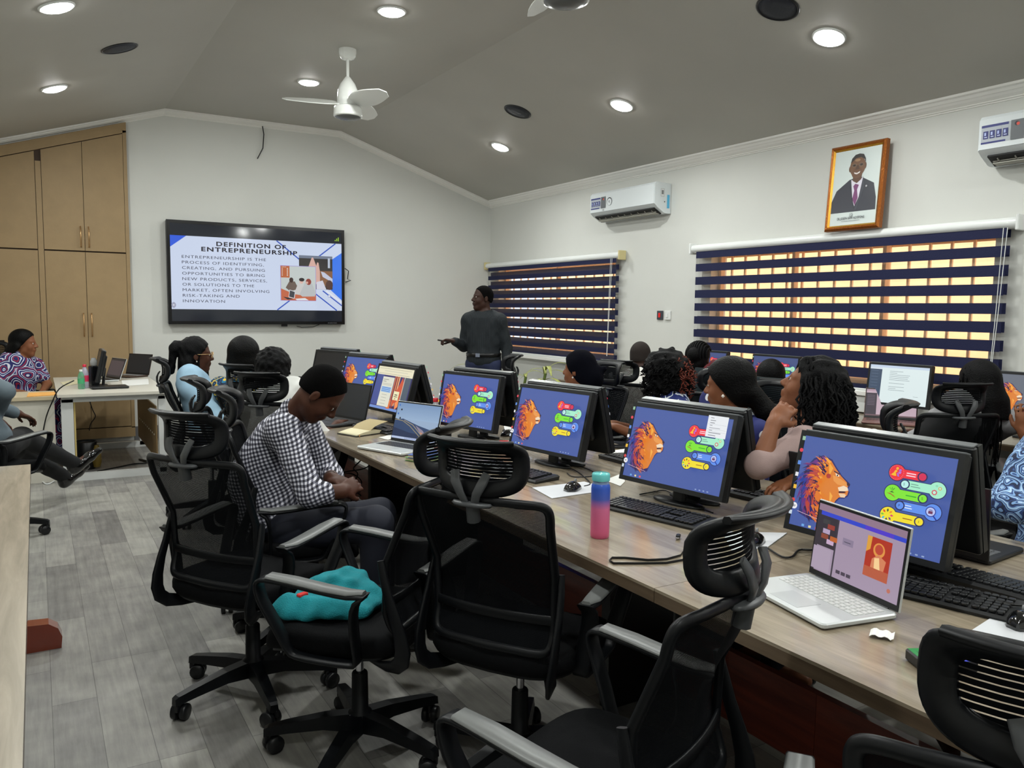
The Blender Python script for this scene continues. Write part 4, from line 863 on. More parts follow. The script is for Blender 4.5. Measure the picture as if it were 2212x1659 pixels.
def laptop(label, hinge, rz, w, d, ang, body, art, keycol=(40, 42, 46), z=.752, sc_bezel=.008):
    """hinge centre; local -y towards the user"""
    t = thing('laptop', label, 'laptop', (hinge[0], hinge[1], z), R_(rz)); h = d*.93
    MB().rbox((0, -d/2, .008), (w, d, .014), .012).build('base', body, t)
    k = MB(); kw, kd = w*.88, d*.42; 
    for r in range(6):
        for c in range(15): k.box((-kw/2+kw*(c+.5)/15, -d*.10-kd*(r+.5)/6, .0158), (kw/15*.84, kd/6*.82, .0012))
    k.build('keys', mat('keys_%d' % keycol[0], keycol, .4), t)
    MB().box((0, -d*.78, .0152), (w*.33, d*.32, .0006)).build('trackpad', mat('pad_%d' % keycol[0], tuple(min(255, int(v*1.0)) for v in ((180, 184, 185) if body is M_silver else (34, 35, 37))), .3), t)
    M = T(0, 0, .014) @ RX(-(ang-90))
    l = MB(); l.rbox((0, .004, h/2), (w, .007, h), .006, M=M); lid = l.build('lid', body, t)
    MB().box((0, -.0005, h/2), (w-.006, .003, h-.006), M=M).build('bezel', M_dark, lid)
    A = Art(.0001); art(A); A.build('screen', M_scr, M @ T(-w/2+sc_bezel, -.0025, .018) @ RX(90) @ Matrix.Diagonal(((w-2*sc_bezel)/1.6, h-.028, 1, 1)), lid)
    MB().tube([(-w*.4, .0, .012), (w*.4, 0, .012)], .006, 8).build('hinge', M_dark, t)
    return t
def art_l1(A):
    A.rect(0, 0, 1.6, 1, (164, 146, 168)); A.rect(0, .84, 1.6, .90, (52, 70, 200)); A.rect(0, .90, 1.6, 1, (146, 120, 140)); A.rect(.9, .84, 1.4, .90, (82, 60, 200)); A.rect(0, 0, .06, .9, (50, 46, 54)); A.rect(0, .38, .40, .84, (52, 46, 54)); A.rect(0, .02, .36, .36, (172, 156, 176)); A.rect(.40, 0, .43, .84, (60, 54, 64))
    for x, y, c in ((.12, .72, (60, 60, 62)), (.22, .66, (150, 60, 50)), (.14, .58, (180, 160, 190)), (.12, .50, (140, 70, 50)), (.24, .44, (200, 170, 200)), (.30, .5, (190, 100, 40))): A.rect(x, y, x+.14, y+.07, c)
    A.rect(.98, .22, 1.4, .78, (176, 50, 30)); A.poly([(.98, .78), (1.06, .78), (1.05, .60), (.98, .55)], (222, 160, 60)); A.disc(1.2, .62, .10, (226, 150, 70), 18); A.disc(1.2, .63, .07, (190, 70, 50), 18); A.poly([(1.08, .25), (1.30, .25), (1.34, .5), (1.2, .56), (1.1, .48)], (214, 130, 90)); A.poly([(1.14, .50), (1.22, .52), (1.26, .34), (1.16, .3)], (250, 210, 150)); A.rect(.98, .22, 1.4, .36, (184, 90, 60))
    for i in range(3): A.rect(.50+.10*i, .08, .58+.10*i, .13, (70, 60, 76))
    A.rect(.55, .52, .75, .62, (140, 126, 150)); A.rect(.58, .56, .70, .57, (70, 66, 84)); A.disc(1.45, .14, .03, (190, 110, 90), 12)
def art_l2(A):
    n = 10
    for i in range(n): v = i/(n-1); A.rect(0, .55+.45*i/n, 1.6, .55+.45*(i+1)/n, (int(150-30*v), int(176-28*v), int(206-20*v)))
    A.poly([(0, .55), (1.6, .55), (1.6, .25), (0, .58)], (150, 172, 200)); A.poly([(0, .06), (1.6, .06), (1.6, .30), (.9, .42), (.3, .56), (0, .50)], (44, 66, 104)); A.poly([(0, .06), (1.6, .06), (1.6, .14), (.6, .2), (0, .3)], (30, 44, 78))
    A.line([(0, .52), (.3, .50), (.6, .38), (.9, .2), (1.1, .07)], .02, (150, 140, 110)); A.line([(.35, .52), (.7, .42), (1.0, .22), (1.15, .1)], .016, (176, 160, 124)); A.poly([(.8, .42), (1.1, .30), (1.3, .12), (1.1, .14), (.95, .28)], (140, 130, 150)); A.poly([(1.0, .26), (1.2, .2), (1.25, .1), (1.1, .14)], (196, 140, 110))
    A.rect(0, 0, 1.6, .06, (182, 196, 226)); 
    for i in range(4): A.rect(.06+.1*(i % 2), .9-.12*i, .11+.1*(i % 2), .95-.12*i, (60, 110, 190) if i % 2 == 0 else (30, 30, 40))
    for i in range(12): A.rect(.5+.06*i, .02, .53+.06*i, .045, (110, 120, 170))
def art_l3(A): A.rect(0, 0, 1.6, 1, (20, 22, 24))
def art_l4(A):
    A.rect(0, 0, 1.6, 1, (196, 172, 184)); A.rect(0, 0, .34, .86, (58, 50, 60)); A.rect(0, .93, 1.6, 1, (178, 150, 166)); A.rect(0, 0, 1.6, .05, (110, 84, 90))
    for i in range(7): A.rect(.04, .76-.06*i, .28, .775-.06*i, (120, 108, 124))
    for i in range(3): A.rect(.7, .5-.07*i, 1.0, .506-.07*i, (150, 130, 146))
def art_page(A): A.rect(0, 0, 1.6, 1, (40, 40, 44)); A.rect(.05, .1, 1.55, .9, (70, 62, 66))
# place laptops from their corners on the desk
def lap_from(pl, pr, z=.765): 
    a = px(*pl, 'z', z); b_ = px(*pr, 'z', z); c = (a+b_)/2; d = b_-a; return (c.x, c.y), math.degrees(math.atan2(d.y, d.x)), d.length
c, rz, w_ = lap_from((1712, 1235), (1932, 1336)); print('L1', c, rz, w_)
c, rz, w_ = lap_from((835, 945), (965, 965)); print('L2', c, rz, w_)
L1 = laptop('open silver laptop with a pinkish web page, in front of the large near monitor', (1.832, 1.314), -101, .325, .230, 97, M_silver, art_l1, (206, 208, 206))
o = Art(.0003); o.rect(0, 0, .022, .014, (28, 52, 150)); o.rect(.003, .003, .015, .011, (90, 130, 220)); o.build('sticker', M_print, T(-.13, -.20, .0155), L1)
laptop('small open silver laptop with a blue desktop picture, in front of the fourth lion screen', (1.735, 3.975), -69, .345, .245, 106, M_silver, art_l2)
laptop('open black laptop with a dark screen, beside the face of the man in checks', (1.745, 5.05), -74, .37, .26, 104, M_dark, art_l3, (60, 62, 64))
laptop('black laptop half hidden behind the curly-haired woman in white', (1.66, 5.75), -80, .34, .24, 100, M_dark, art_page, (44, 46, 48))
laptop('tilted laptop with a pinkish page on the window desk, below the white document screen', (5.13, 3.44), -58, .34, .24, 112, mat('laptop_rose', (120, 84, 78), .4), art_l4, (90, 70, 70))
laptop('far-side laptop with grey keys behind the large near monitor at the right edge', (2.42, 1.45), 95, .34, .24, 95, M_dark, art_l3, (96, 98, 100))
laptop('far-side grey laptop behind the monitor with the white menu', (2.48, 1.86), 100, .34, .24, 100, M_dark, art_l3, (120, 122, 124))
laptop('open laptop with a dark leaning screen at the right of the white table', tuple(px(296, 808, 'z', .77))[:2], -55, .34, .24, 105, mat('laptop_brown', (66, 50, 40), .4), art_l3, (150, 150, 150))
laptop('open silver-rimmed laptop next to the black monitor on the white table', tuple(px(243, 817, 'z', .77))[:2], -72, .33, .23, 110, M_silver, art_page)
monitor('black monitor seen edge-on on the white table', .46, 8.25, -91, -12, 'off', zb=.80, sc=.9)
# ------------------------------------------------------------------ signed-distance modelling for people and cloth
class SDF:
    def __init__(s, lo, hi, h):
        s.lo = np.array(lo, float); s.h = h; n = np.ceil((np.array(hi)-s.lo)/h).astype(int)+1; s.n = n
        s.f = np.full(n, .08, np.float32); s.ax = [s.lo[i]+h*np.arange(n[i]) for i in range(3)]
    def _sub(s, lo, hi, m):
        a = np.clip(np.floor((np.minimum(lo, hi)-m-s.lo)/s.h).astype(int), 0, s.n); b = np.clip(np.ceil((np.maximum(lo, hi)+m-s.lo)/s.h).astype(int)+1, 0, s.n)
        if (b <= a).any(): return None, None
        sl = tuple(slice(i, j) for i, j in zip(a, b)); X = np.meshgrid(*[s.ax[i][sl[i]] for i in range(3)], indexing='ij', sparse=True); return sl, X
    def _comb(s, sl, d, k, op):
        f = s.f[sl]
        if op == 'u':
            if k > 0: hh = np.clip(.5+.5*(f-d)/k, 0, 1); s.f[sl] = f+(d-f)*hh-k*hh*(1-hh)
            else: s.f[sl] = np.minimum(f, d)
        elif op == 's':
            if k > 0: hh = np.clip(.5-.5*(f+d)/k, 0, 1); s.f[sl] = f+(-d-f)*hh+k*hh*(1-hh)
            else: s.f[sl] = np.maximum(f, -d)
    def cone(s, a, b, ra, rb=None, k=.02, op='u'):
        a = np.array(a, float); b = np.array(b, float); rb = ra if rb is None else rb; R = max(ra, rb)
        sl, X = s._sub(a, b, R+k+.03)
        if sl is None: return s
        d = b-a; L2 = max(float(d@d), 1e-9); p = [X[i]-a[i] for i in range(3)]
        t = np.clip((p[0]*d[0]+p[1]*d[1]+p[2]*d[2])/L2, 0, 1)
        r = np.sqrt((p[0]-t*d[0])**2+(p[1]-t*d[1])**2+(p[2]-t*d[2])**2)-(ra+(rb-ra)*t)
        s._comb(sl, r.astype(np.float32), k, op); return s
    def ell(s, c, r, M=None, k=.02, op='u', pw=2):
        c = np.array(c, float); r = np.array(r, float); R = float(r.max())
        sl, X = s._sub(c, c, R+k+.03)
        if sl is None: return s
        p = [X[i]-c[i] for i in range(3)]
        if M is not None:
            Q = np.array(M)[:3, :3].T; p = [Q[i][0]*p[0]+Q[i][1]*p[1]+Q[i][2]*p[2] for i in range(3)]
        q = (np.abs(p[0]/r[0])**pw+np.abs(p[1]/r[1])**pw+np.abs(p[2]/r[2])**pw)**(1/pw)
        g = np.sqrt((p[0]/r[0]**2)**2+(p[1]/r[1]**2)**2+(p[2]/r[2]**2)**2)+1e-6
        q0 = q*(q-1)/g if pw == 2 else (q-1)*float(r.min())
        s._comb(sl, q0.astype(np.float32), k, op); return s
    def cut(s, p, n, k=0):      # remove everything on the side n points to
        n = np.array(n, float); n /= np.linalg.norm(n); X = np.meshgrid(*s.ax, indexing='ij', sparse=True)
        d = (X[0]-p[0])*n[0]+(X[1]-p[1])*n[1]+(X[2]-p[2])*n[2]; s.f = np.maximum(s.f, d.astype(np.float32)); return s
    def noise(s, amp, freq, seed=0, mode='n'):
        X = np.meshgrid(*s.ax, indexing='ij', sparse=True); r = random.Random(seed); v = 0
        for i in range(4):
            kx, ky, kz = [freq*(.6+.8*r.random())*r.choice((-1, 1)) for _ in range(3)]; v = v+np.sin(X[0]*kx+r.random()*6)*np.sin(X[1]*ky+r.random()*6)*np.sin(X[2]*kz+r.random()*6)
        s.f = s.f-(amp*v).astype(np.float32); return s
    def mesh(s, name, m, parent=None, inv=None):
        f = s.f; f[0] = f[-1] = .05; f[:, 0] = f[:, -1] = .05; f[:, :, 0] = f[:, :, -1] = .05
        ins = f < 0; c = [slice(0, -1), slice(1, None)]
        cnt = np.zeros(np.array(f.shape)-1, np.int8)
        for i in (0, 1):
            for j in (0, 1):
                for k in (0, 1): cnt += ins[c[i], c[j], c[k]]
        act = (cnt > 0) & (cnt < 8); idx = np.full(act.shape, -1, np.int64); cells = np.argwhere(act); idx[act] = np.arange(len(cells))
        acc = np.zeros((len(cells), 3)); num = np.zeros(len(cells))
        for ax in range(3):
            o = [i for i in range(3) if i != ax]
            for u in (0, 1):
                for v in (0, 1):
                    a = cells.copy(); a[:, o[0]] += u; a[:, o[1]] += v; b = a.copy(); b[:, ax] += 1
                    fa = f[tuple(a.T)]; fb = f[tuple(b.T)]; x = (fa < 0) != (fb < 0); t = fa/np.where(x, fa-fb, 1)
                    P = a.astype(float); P[:, ax] += t; acc[x] += P[x]; num[x] += 1
        V = acc/num[:, None]*s.h+s.lo; F = []
        for ax in range(3):
            o = [i for i in range(3) if i != ax]; sa = [slice(None)]*3; sb = [slice(None)]*3; sa[ax] = slice(0, -1); sb[ax] = slice(1, None)
            e = ins[tuple(sa)] != ins[tuple(sb)]; E = np.argwhere(e); E = E[(E[:, o[0]] > 0) & (E[:, o[1]] > 0)]
            E = E[(E[:, o[0]] < idx.shape[o[0]]) & (E[:, o[1]] < idx.shape[o[1]])]
            q = []
            for u, v in ((1, 1), (0, 1), (0, 0), (1, 0)):
                g = E.copy(); g[:, o[0]] -= u; g[:, o[1]] -= v; q.append(idx[tuple(g.T)])
            q = np.stack(q, 1); fl = ins[tuple(E.T)]; 
            if ax == 1: fl = ~fl
            q[~fl] = q[~fl][:, ::-1]; F.append(q)
        F = np.concatenate(F); F = F[(F >= 0).all(1)]
        if inv is not None: V = V@np.array(inv)[:3, :3].T+np.array(inv)[:3, 3]
        me = bpy.data.meshes.new(name); me.vertices.add(len(V)); me.vertices.foreach_set('co', V.ravel()); me.loops.add(len(F)*4); me.loops.foreach_set('vertex_index', F.ravel()); me.polygons.add(len(F))
        me.polygons.foreach_set('loop_start', np.arange(len(F))*4); me.polygons.foreach_set('loop_total', np.full(len(F), 4)); me.update(calc_edges=True); me.validate(); me.polygons.foreach_set('use_smooth', np.ones(len(me.polygons), bool))
        o = bpy.data.objects.new(name, me); COL.objects.link(o)
        if m: me.materials.append(m)
        if parent: o.parent = parent
        return o
def V3(*a): return np.array(a, float)
def rotm(yaw=0, pitch=0, roll=0):    # yaw about z, then pitch (nose down positive), then roll; faces +x
    return np.array((RZ(yaw) @ RY(pitch) @ RX(roll)).to_3x3())
# ---- cloth and skin materials
def skin(name, c): return mat(name, c, .5, bump=.05, bscale=150, spec=.3)
SK1 = skin('skin_dark', (52, 31, 23)); SK2 = skin('skin_brown', (74, 44, 31)); SK3 = skin('skin_warm', (122, 76, 50))
M_hair = mat('hair_black', (5, 5, 6), .6, bump=.5, bscale=160, spec=.15); M_wig = mat('hair_glossy', (4, 4, 4), .5, bump=.4, bscale=120, spec=.12); M_short = mat('hair_cropped', (6, 5, 5), .95, bump=.6, bscale=400, spec=.1)
def pat(name, kind, cols, scale=20, rough=.8, **kw):
    m = mat(name, cols[0], rough); nt, N, L, b = nodes(m); tc = N.new('ShaderNodeTexCoord')
    def ramp(v, stops):
        r = N.new('ShaderNodeValToRGB'); L.new(v, r.inputs[0]); r.color_ramp.interpolation = kw.get('interp', 'CONSTANT'); e = r.color_ramp.elements
        e[0].position = stops[0][0]; e[0].color = srgb(stops[0][1]); e[1].position = stops[1][0]; e[1].color = srgb(stops[1][1])
        for p, c in stops[2:]: x = e.new(p); x.color = srgb(c)
        return r.outputs[0]
    if kind == 'check':
        s = N.new('ShaderNodeSeparateXYZ'); mp = N.new('ShaderNodeMapping'); mp.inputs['Rotation'].default_value = kw.get('rot', (0, 0, 0)); L.new(tc.outputs['Object'], mp.inputs[0])
        n = N.new('ShaderNodeTexNoise'); n.inputs['Scale'].default_value = 6; L.new(tc.outputs['Object'], n.inputs[0]); ad = N.new('ShaderNodeVectorMath'); ad.operation = 'MULTIPLY_ADD'; L.new(n.outputs['Color'], ad.inputs[0]); ad.inputs[1].default_value = (.03, .03, .03); L.new(mp.outputs[0], ad.inputs[2]); L.new(ad.outputs[0], s.inputs[0])
        g = []
        for a in kw.get('axes', ('X', 'Z')):
            w = mth('FRACT', mth('MULTIPLY', s.outputs[a], scale, N, L), 0, N, L); g.append(mth('LESS_THAN', w, .5, N, L))
        v = mth('MULTIPLY', mth('ADD', g[0], g[1], N, L), .5, N, L); L.new(ramp(v, [(0, cols[0]), (.4, cols[1]), (.8, cols[2])]), b.inputs['Base Color'])
    elif kind == 'voro':
        n = N.new('ShaderNodeTexNoise'); n.inputs['Scale'].default_value = scale*.5; L.new(tc.outputs['Object'], n.inputs[0]); ad = N.new('ShaderNodeVectorMath'); ad.operation = 'MULTIPLY_ADD'; L.new(n.outputs['Color'], ad.inputs[0]); dd = kw.get('dist', .12); ad.inputs[1].default_value = (dd, dd, dd); L.new(tc.outputs['Object'], ad.inputs[2])
        v = N.new('ShaderNodeTexVoronoi'); v.feature = kw.get('feature', 'F1'); v.inputs['Scale'].default_value = scale; L.new(ad.outputs[0], v.inputs['Vector']); k = len(cols)
        w = mth('FRACT', mth('MULTIPLY', v.outputs['Distance'], kw.get('rep', 2.2), N, L), 0, N, L); L.new(ramp(w, [(i/k, c) for i, c in enumerate(cols)]), b.inputs['Base Color'])
    elif kind == 'dots':
        v = N.new('ShaderNodeTexVoronoi'); v.inputs['Scale'].default_value = scale; v.inputs['Randomness'].default_value = kw.get('rnd', .2); L.new(tc.outputs['Object'], v.inputs['Vector']); L.new(ramp(v.outputs['Distance'], [(0, cols[1]), (kw.get('size', .28), cols[0])]), b.inputs['Base Color'])
    return m
def head_sdf(S, c, R, w=1.0, female=False, k=1.0):
    """c = head centre (between the ears), R = 3x3 with columns forward, left, up"""
    P = lambda x, y, z: c+R@V3(x*k, y*k, z*k)
    S.ell(P(-.012, 0, .03), (.097*k, .076*k*w, .092*k), R, .02)
    S.ell(P(.032, 0, -.035), (.060*k, .058*k*w, .083*k), R, .025)
    S.cone(P(.0, .038, -.06), P(.055, .012, -.098), .022*k, .018*k, .03); S.cone(P(.0, -.038, -.06), P(.055, -.012, -.098), .022*k, .018*k, .03)
    S.ell(P(.064, 0, -.098), (.022*k, .026*k, .018*k), R, .02)
    for s in (-1, 1):
        S.ell(P(.058, s*.034, -.032), (.024*k, .022*k, .026*k), R, .02)
        S.cone(P(.082, s*.014, .022), P(.068, s*.044, .022), .010*k, .008*k, .012)
        S.ell(P(.096, s*.030, .004), (.012*k, .017*k, .010*k), R, .008, 's'); S.ell(P(.077, s*.030, .003), (.012*k, .013*k, .010*k), R, .003)
        S.ell(P(.098, s*.013, -.030), (.010*k, .009*k, .008*k), R, .006)
        S.ell(P(-.008, s*.078*w, -.008), (.018*k, .009*k, .030*k), R, .006); S.ell(P(-.003, s*.086*w, -.006), (.009*k, .005*k, .018*k), R, .004, 's')
    S.cone(P(.085, 0, .012), P(.108, 0, -.024), .009*k, .0125*k, .012)
    S.cone(P(.090, -.016, -.056), P(.090, .016, -.056), .0095*k, .0095*k, .008); S.cone(P(.087, -.014, -.069), P(.087, .014, -.069), .0095*k, .0095*k, .006)
    S.ell(P(.104, 0, -.0625), (.008*k, .024*k, .0022*k), R, .002, 's')
def hand_sdf(S, wrist, d, n, curl=30, s=1.0, thumb=1, spread=6, k=.006, fing=None):
    """d = direction of the hand, n = back-of-hand normal, thumb = +1/-1 side"""
    d = V3(*d); d /= np.linalg.norm(d); n = V3(*n); n -= d*(n@d); n /= np.linalg.norm(n); b = np.cross(n, d)*thumb
    wrist = V3(*wrist); pc = wrist+d*.05*s
    R = np.stack([d, b, n], 1); S.ell(pc, (.048*s, .038*s, .016*s), R, .012, pw=2.5); S.cone(wrist-d*.01, wrist+d*.02, .024*s, .022*s, .012)
    for i, (off, L, r) in enumerate(((.029, .078, .0088), (.010, .086, .0092), (-.009, .08, .0088), (-.027, .063, .0078))):
        p = pc+d*.036*s+b*off*s; a = R_(curl*.45 + (fing[i] if fing else 0)); sp = R_(spread)*(off/.03); dr = d*math.cos(sp)+b*math.sin(sp)
        for q, fr in enumerate((.45, .31, .24)):
            e = p+(dr*math.cos(a)-n*math.sin(a))*L*fr*s; S.cone(p, e, r*s*(1-.1*q), r*s*(.92-.1*q), k); p = e; a += R_(curl + (fing[i] if fing else 0))
    t0 = wrist+d*.022*s+b*.024*s; t1 = t0+(d*.62+b*.66-n*.3)*.036*s; t2 = t1+(d*.85+b*.25-n*.45)*.030*s; t3 = t2+(d*.9+b*.0-n*.42)*.022*s
    S.cone(t0, t1, .0145*s, .0115*s, .008).cone(t1, t2, .0105*s, .0098*s, k).cone(t2, t3, .0098*s, .008*s, k)
def person(label, J, res=.009, sk=SK1, top=None, pants=None, hairfn=None, fem=True, shoes=None, sleeve='long', headk=1.0, legs=True, hands=True, hp=None, neckline=.0, extras=None, wr=None, foot=True):
    """J: joints in world space: pel, chest, neck, head(c), headR, shl, elL, wrL, shR..., hipL, knL, anL ..."""
    pts = np.array([v for k, v in J.items() if k not in ('headR', 'hdL', 'hdR', 'hnL', 'hnR', 'footL', 'footR')]); lo = pts.min(0)-.26; hi = pts.max(0)+.26; lo[2] = max(lo[2], -.01)
    t = thing('person', label, 'person', (float(J['pel'][0]), float(J['pel'][1]), 0)); inv = np.eye(4); inv[:3, 3] = (-float(J['pel'][0]), -float(J['pel'][1]), 0)
    up = (J['neck']-J['chest']); up = up/np.linalg.norm(up); lat = J['shL']-J['shR']; lat = lat/np.linalg.norm(lat); fw = np.cross(lat, up); fw /= np.linalg.norm(fw); RT = np.stack([fw, lat, up], 1)
    sw = 1.0 if fem else 1.1
    def torso(S, e):
        S.ell(J['chest']+up*.02, (.105+e, .155*sw+e, .20+e), RT, .05, pw=2.3); mid = (J['pel']+J['chest'])/2; S.ell(mid, (.098+e, .135*sw+e, .16+e), RT, .06); pv = J['pel']
        S.ell(pv+V3(0, 0, .03), (.125+e, .165*(1.05 if fem else 1)+e, .12+e), RT, .05)
        S.cone(J['chest']+up*.15, J['neck'], .085+e, .052+e, .05)
        for s_ in 'LR':
            S.cone(J['chest']+up*.13+lat*(.06 if s_ == 'L' else -.06), J['sh'+s_], .06+e, .056*sw+e, .05)
            if fem: S.ell(J['chest']+fw*.085+lat*(.065 if s_ == 'L' else -.065)-up*.0, (.055+e, .062+e, .065+e), RT, .04)
    def arm(S, s_, e, upto):
        sh, el, wr_ = J['sh'+s_], J['el'+s_], J['wr'+s_]
        if upto >= 1: S.cone(sh, el, .052*sw+e, .040*sw+e, .03)
        elif upto > 0: S.cone(sh, sh+(el-sh)*upto, .052*sw+e, (.052-.012*upto)*sw+e+.006, .03)
        if upto > 1: w2 = el+(wr_-el)*min(1, upto-1); S.cone(el, w2, .040*sw+e, (.040-.013*(upto-1))*sw+e, .02)
    def leg(S, s_, e, upto=2):
        h, kn, an = J['hip'+s_], J['kn'+s_], J['an'+s_]; S.cone(h, kn, .085+e, .056+e, .04); S.cone(kn, an, .056+e, .036+e, .03)
        if e == 0 or upto < 2: pass
    # body: one continuous surface
    S = SDF(lo, hi, res); torso(S, 0)
    S.cone(J['neck'], J['head']+J['headR']@V3(-.02, 0, -.05), .052*sw, .05*sw, .03); head_sdf(S, J['head'], J['headR'], k=headk)
    for s_ in 'LR':
        arm(S, s_, 0, 2)
        if hands:
            d = J.get('hd'+s_); n = J.get('hn'+s_)
            if d is None: d = J['wr'+s_]-J['el'+s_]
            if n is None: n = V3(0, 0, 1)
            hk = dict((hp or {}).get(s_, {})); hand_sdf(S, J['wr'+s_], d, n, thumb=hk.pop('thumb', 1 if s_ == 'L' else -1), **hk)
        if legs:
            leg(S, s_, 0); an = J['an'+s_]; fd = J.get('foot'+s_); fd = fd if fd is not None else V3(*fw[:2], 0)
            if foot: S.cone(an-V3(0, 0, .03), an+fd*.14-V3(0, 0, .045), .036, .026, .03)
    if extras: extras(S, 'body')
    S.mesh('body', sk, t, inv)
    if top:
        S = SDF(lo, hi, res); torso(S, .012)
        up_ = {'long': 1.93, 'rolled': 1.45, 'elbow': 1.02, 'short': .62, 'cap': .3}[sleeve]
        for s_ in 'LR': arm(S, s_, .011, up_)
        S.ell(J['neck']+up*(.055+neckline)+fw*.01, (.075, .075, .05), RT, .01, 's')
        S.cut(J['pel']-V3(0, 0, .06), V3(0, 0, -1)); S.noise(.0016, 45, 3)
        if extras: extras(S, 'top')
        S.mesh('top', top, t, inv)
    if pants and legs:
        S = SDF(lo, hi, res); S.ell(J['pel']+V3(0, 0, .0), (.128, .172, .10), RT, .05)
        for s_ in 'LR': leg(S, s_, .014)
        for s_ in 'LR': S.cut(J['an'+s_]+V3(0, 0, .04), (J['an'+s_]-J['kn'+s_])) if False else None
        S.noise(.0015, 30, 5); S.mesh('trousers', pants, t, inv)
    if shoes:
        for s_ in 'LR':
            an = J['an'+s_]; fd = J.get('foot'+s_); fd = fd if fd is not None else V3(*fw[:2], 0); S = SDF(an-.22, an+.30, .006)
            u = V3(0, 0, 1)-fd*fd[2]; u /= np.linalg.norm(u)
            S.cone(an-u*.035-fd*.03, an+fd*.11-u*.045, .042, .036, .02).cone(an+fd*.11-u*.045, an+fd*.19-u*.055, .036, .024, .02).cone(an-fd*.015, an-u*.03, .045, .045, .02); S.cut(an-u*.083, -u); S.mesh('shoe', shoes, t, inv)
    if hairfn: hairfn(t, J, inv)
    return t
# ---- hair styles
def eyes(t, J, inv, k=1.0):
    for s in (-1, 1):
        c = J['head']+J['headR']@V3(.0785*k, s*.030*k, .004*k); c = c+inv[:3, 3]
        ey = MB().lathe([(.001, -.0105*k), (.006*k, -.0086*k), (.0105*k, 0), (.006*k, .0086*k), (.001, .0105*k)], 10, M=Matrix.Translation(c)).build('eye', mat('eye_white', (205, 198, 190), .25), t)
        d = J['headR']@V3(.0085*k, 0, 0); MB().lathe([(.001, -.0055*k), (.0055*k, 0), (.001, .0055*k)], 10, M=Matrix.Translation(Vector(c)+Vector(d))).build('iris', mat('iris', (24, 14, 10), .2), ey)
def h_cap(e=.004, front=.042, m=None, lowz=-.008):
    def f(t, J, inv):
        c, R = J['head'], J['headR']; S = SDF(c-.16, c+.16, .005); P = lambda x, y, z: c+R@V3(x, y, z)
        S.ell(P(-.014, 0, .032), (.097+e, .076+e, .092+e), R, 0); S.cone(P(-.04, 0, -.02), P(-.04, 0, -.05), .062+e, .05, .02)
        S.cut(P(front, 0, .05), R@V3(.86, 0, -.50)); S.cut(P(0, 0, lowz), R@V3(.35, 0, -.94)); S.mesh('hair', m or M_short, t, inv); eyes(t, J, inv)
    return f
def h_shape(parts, m, res=.007, noise=None, cuts=(), ext=.45, face=True):
    def f(t, J, inv):
        c, R = J['head'], J['headR']; S = SDF(c-V3(.30, .30, ext), c+V3(.30, .30, .26), res); P = lambda v: c+R@V3(*v)
        for p in parts:
            if p[0] == 'e': S.ell(P(p[1]), p[2], R, p[3] if len(p) > 3 else .02)
            else: S.cone(P(p[1]), P(p[2]), p[3], p[4], .02)
        for p, n in cuts: S.cut(P(p), R@V3(*n))
        if noise: S.noise(*noise)
        S.ell(P((.075, 0, -.045)), (.072, .062, .098), R, .012, 's') if face else None
        S.mesh('hair', m, t, inv); eyes(t, J, inv)
    return f
def strands(t, J, inv, roots, m, name='hair_strands', seed=1, r=.0055, L=(.25, .35), wav=.012, drop=(0, 0, -1), coil=14, zmin=None, out=.02):
    rd = random.Random(seed); c, R = J['head'], J['headR']; mb = MB(); off = Vector(inv[:3, 3])
    for (x, y, z) in roots:
        p = c+R@V3(x, y, z); o = p-c; o /= np.linalg.norm(o); n = 9; l = rd.uniform(*L); pts = []; ph = rd.random()*6
        for i in range(n+1):
            u = i/n; q = p+o*out*math.sin(min(1, u*2.5)*PI/2)+V3(*drop)*l*u; q = q+V3(math.sin(u*coil+ph), math.cos(u*coil*1.1+ph), 0)*wav*u**.5
            pts.append(Vector(q)+off)
        mb.tube(pts, [r*(1-.4*i/n) for i in range(n+1)], 5)
    return mb.build(name, m, t)
def sit(pos, face, lean=8, head=(0, 0, 0), seat=.50, sc=1.0, hoff=(0, 0), armL=None, armR=None, twist=0, knee=None, hdist=.22, tors=.50):
    """seated joints; face = degrees of facing direction (ccw from +x); arms: ((elbow),(wrist)) in local (fwd, left, z) from the pelvis"""
    F = V3(math.cos(R_(face)), math.sin(R_(face)), 0); Lf = V3(-F[1], F[0], 0); U = V3(0, 0, 1); pel = V3(pos[0], pos[1], seat+.09)
    F2 = V3(math.cos(R_(face+twist)), math.sin(R_(face+twist)), 0); L2 = V3(-F2[1], F2[0], 0)
    up = U*math.cos(R_(lean))+F*math.sin(R_(lean)); J = {'pel': pel}
    J['chest'] = pel+up*.30*sc; J['neck'] = pel+up*(.50*sc)+F*.005; J['shL'] = pel+up*.43*sc+L2*.165*sc; J['shR'] = pel+up*.43*sc-L2*.165*sc
    hy, hpit, hr = head; R = rotm(face+hy, hpit, hr); J['headR'] = R; J['head'] = J['neck']+up*.045+R@V3(.035, 0, .105)*sc
    W_ = lambda v: pel+F*v[0]+Lf*v[1]+U*v[2]
    aL = armL or ((.12, .22, .16), (.34, .16, .16)); aR = armR or ((.12, -.22, .16), (.34, -.16, .16))
    J['elL'], J['wrL'] = W_(aL[0]), W_(aL[1]); J['elR'], J['wrR'] = W_(aR[0]), W_(aR[1])
    for s_, y in (('L', .09), ('R', -.09)):
        J['hip'+s_] = W_((.02, y, -.01)); kn = (knee or {}).get(s_, (.42, y*1.3, .0)); J['kn'+s_] = W_(kn); an = (knee or {}).get('a'+s_, (kn[0]+.02, kn[1], -.50)); J['an'+s_] = W_(an)
    return J
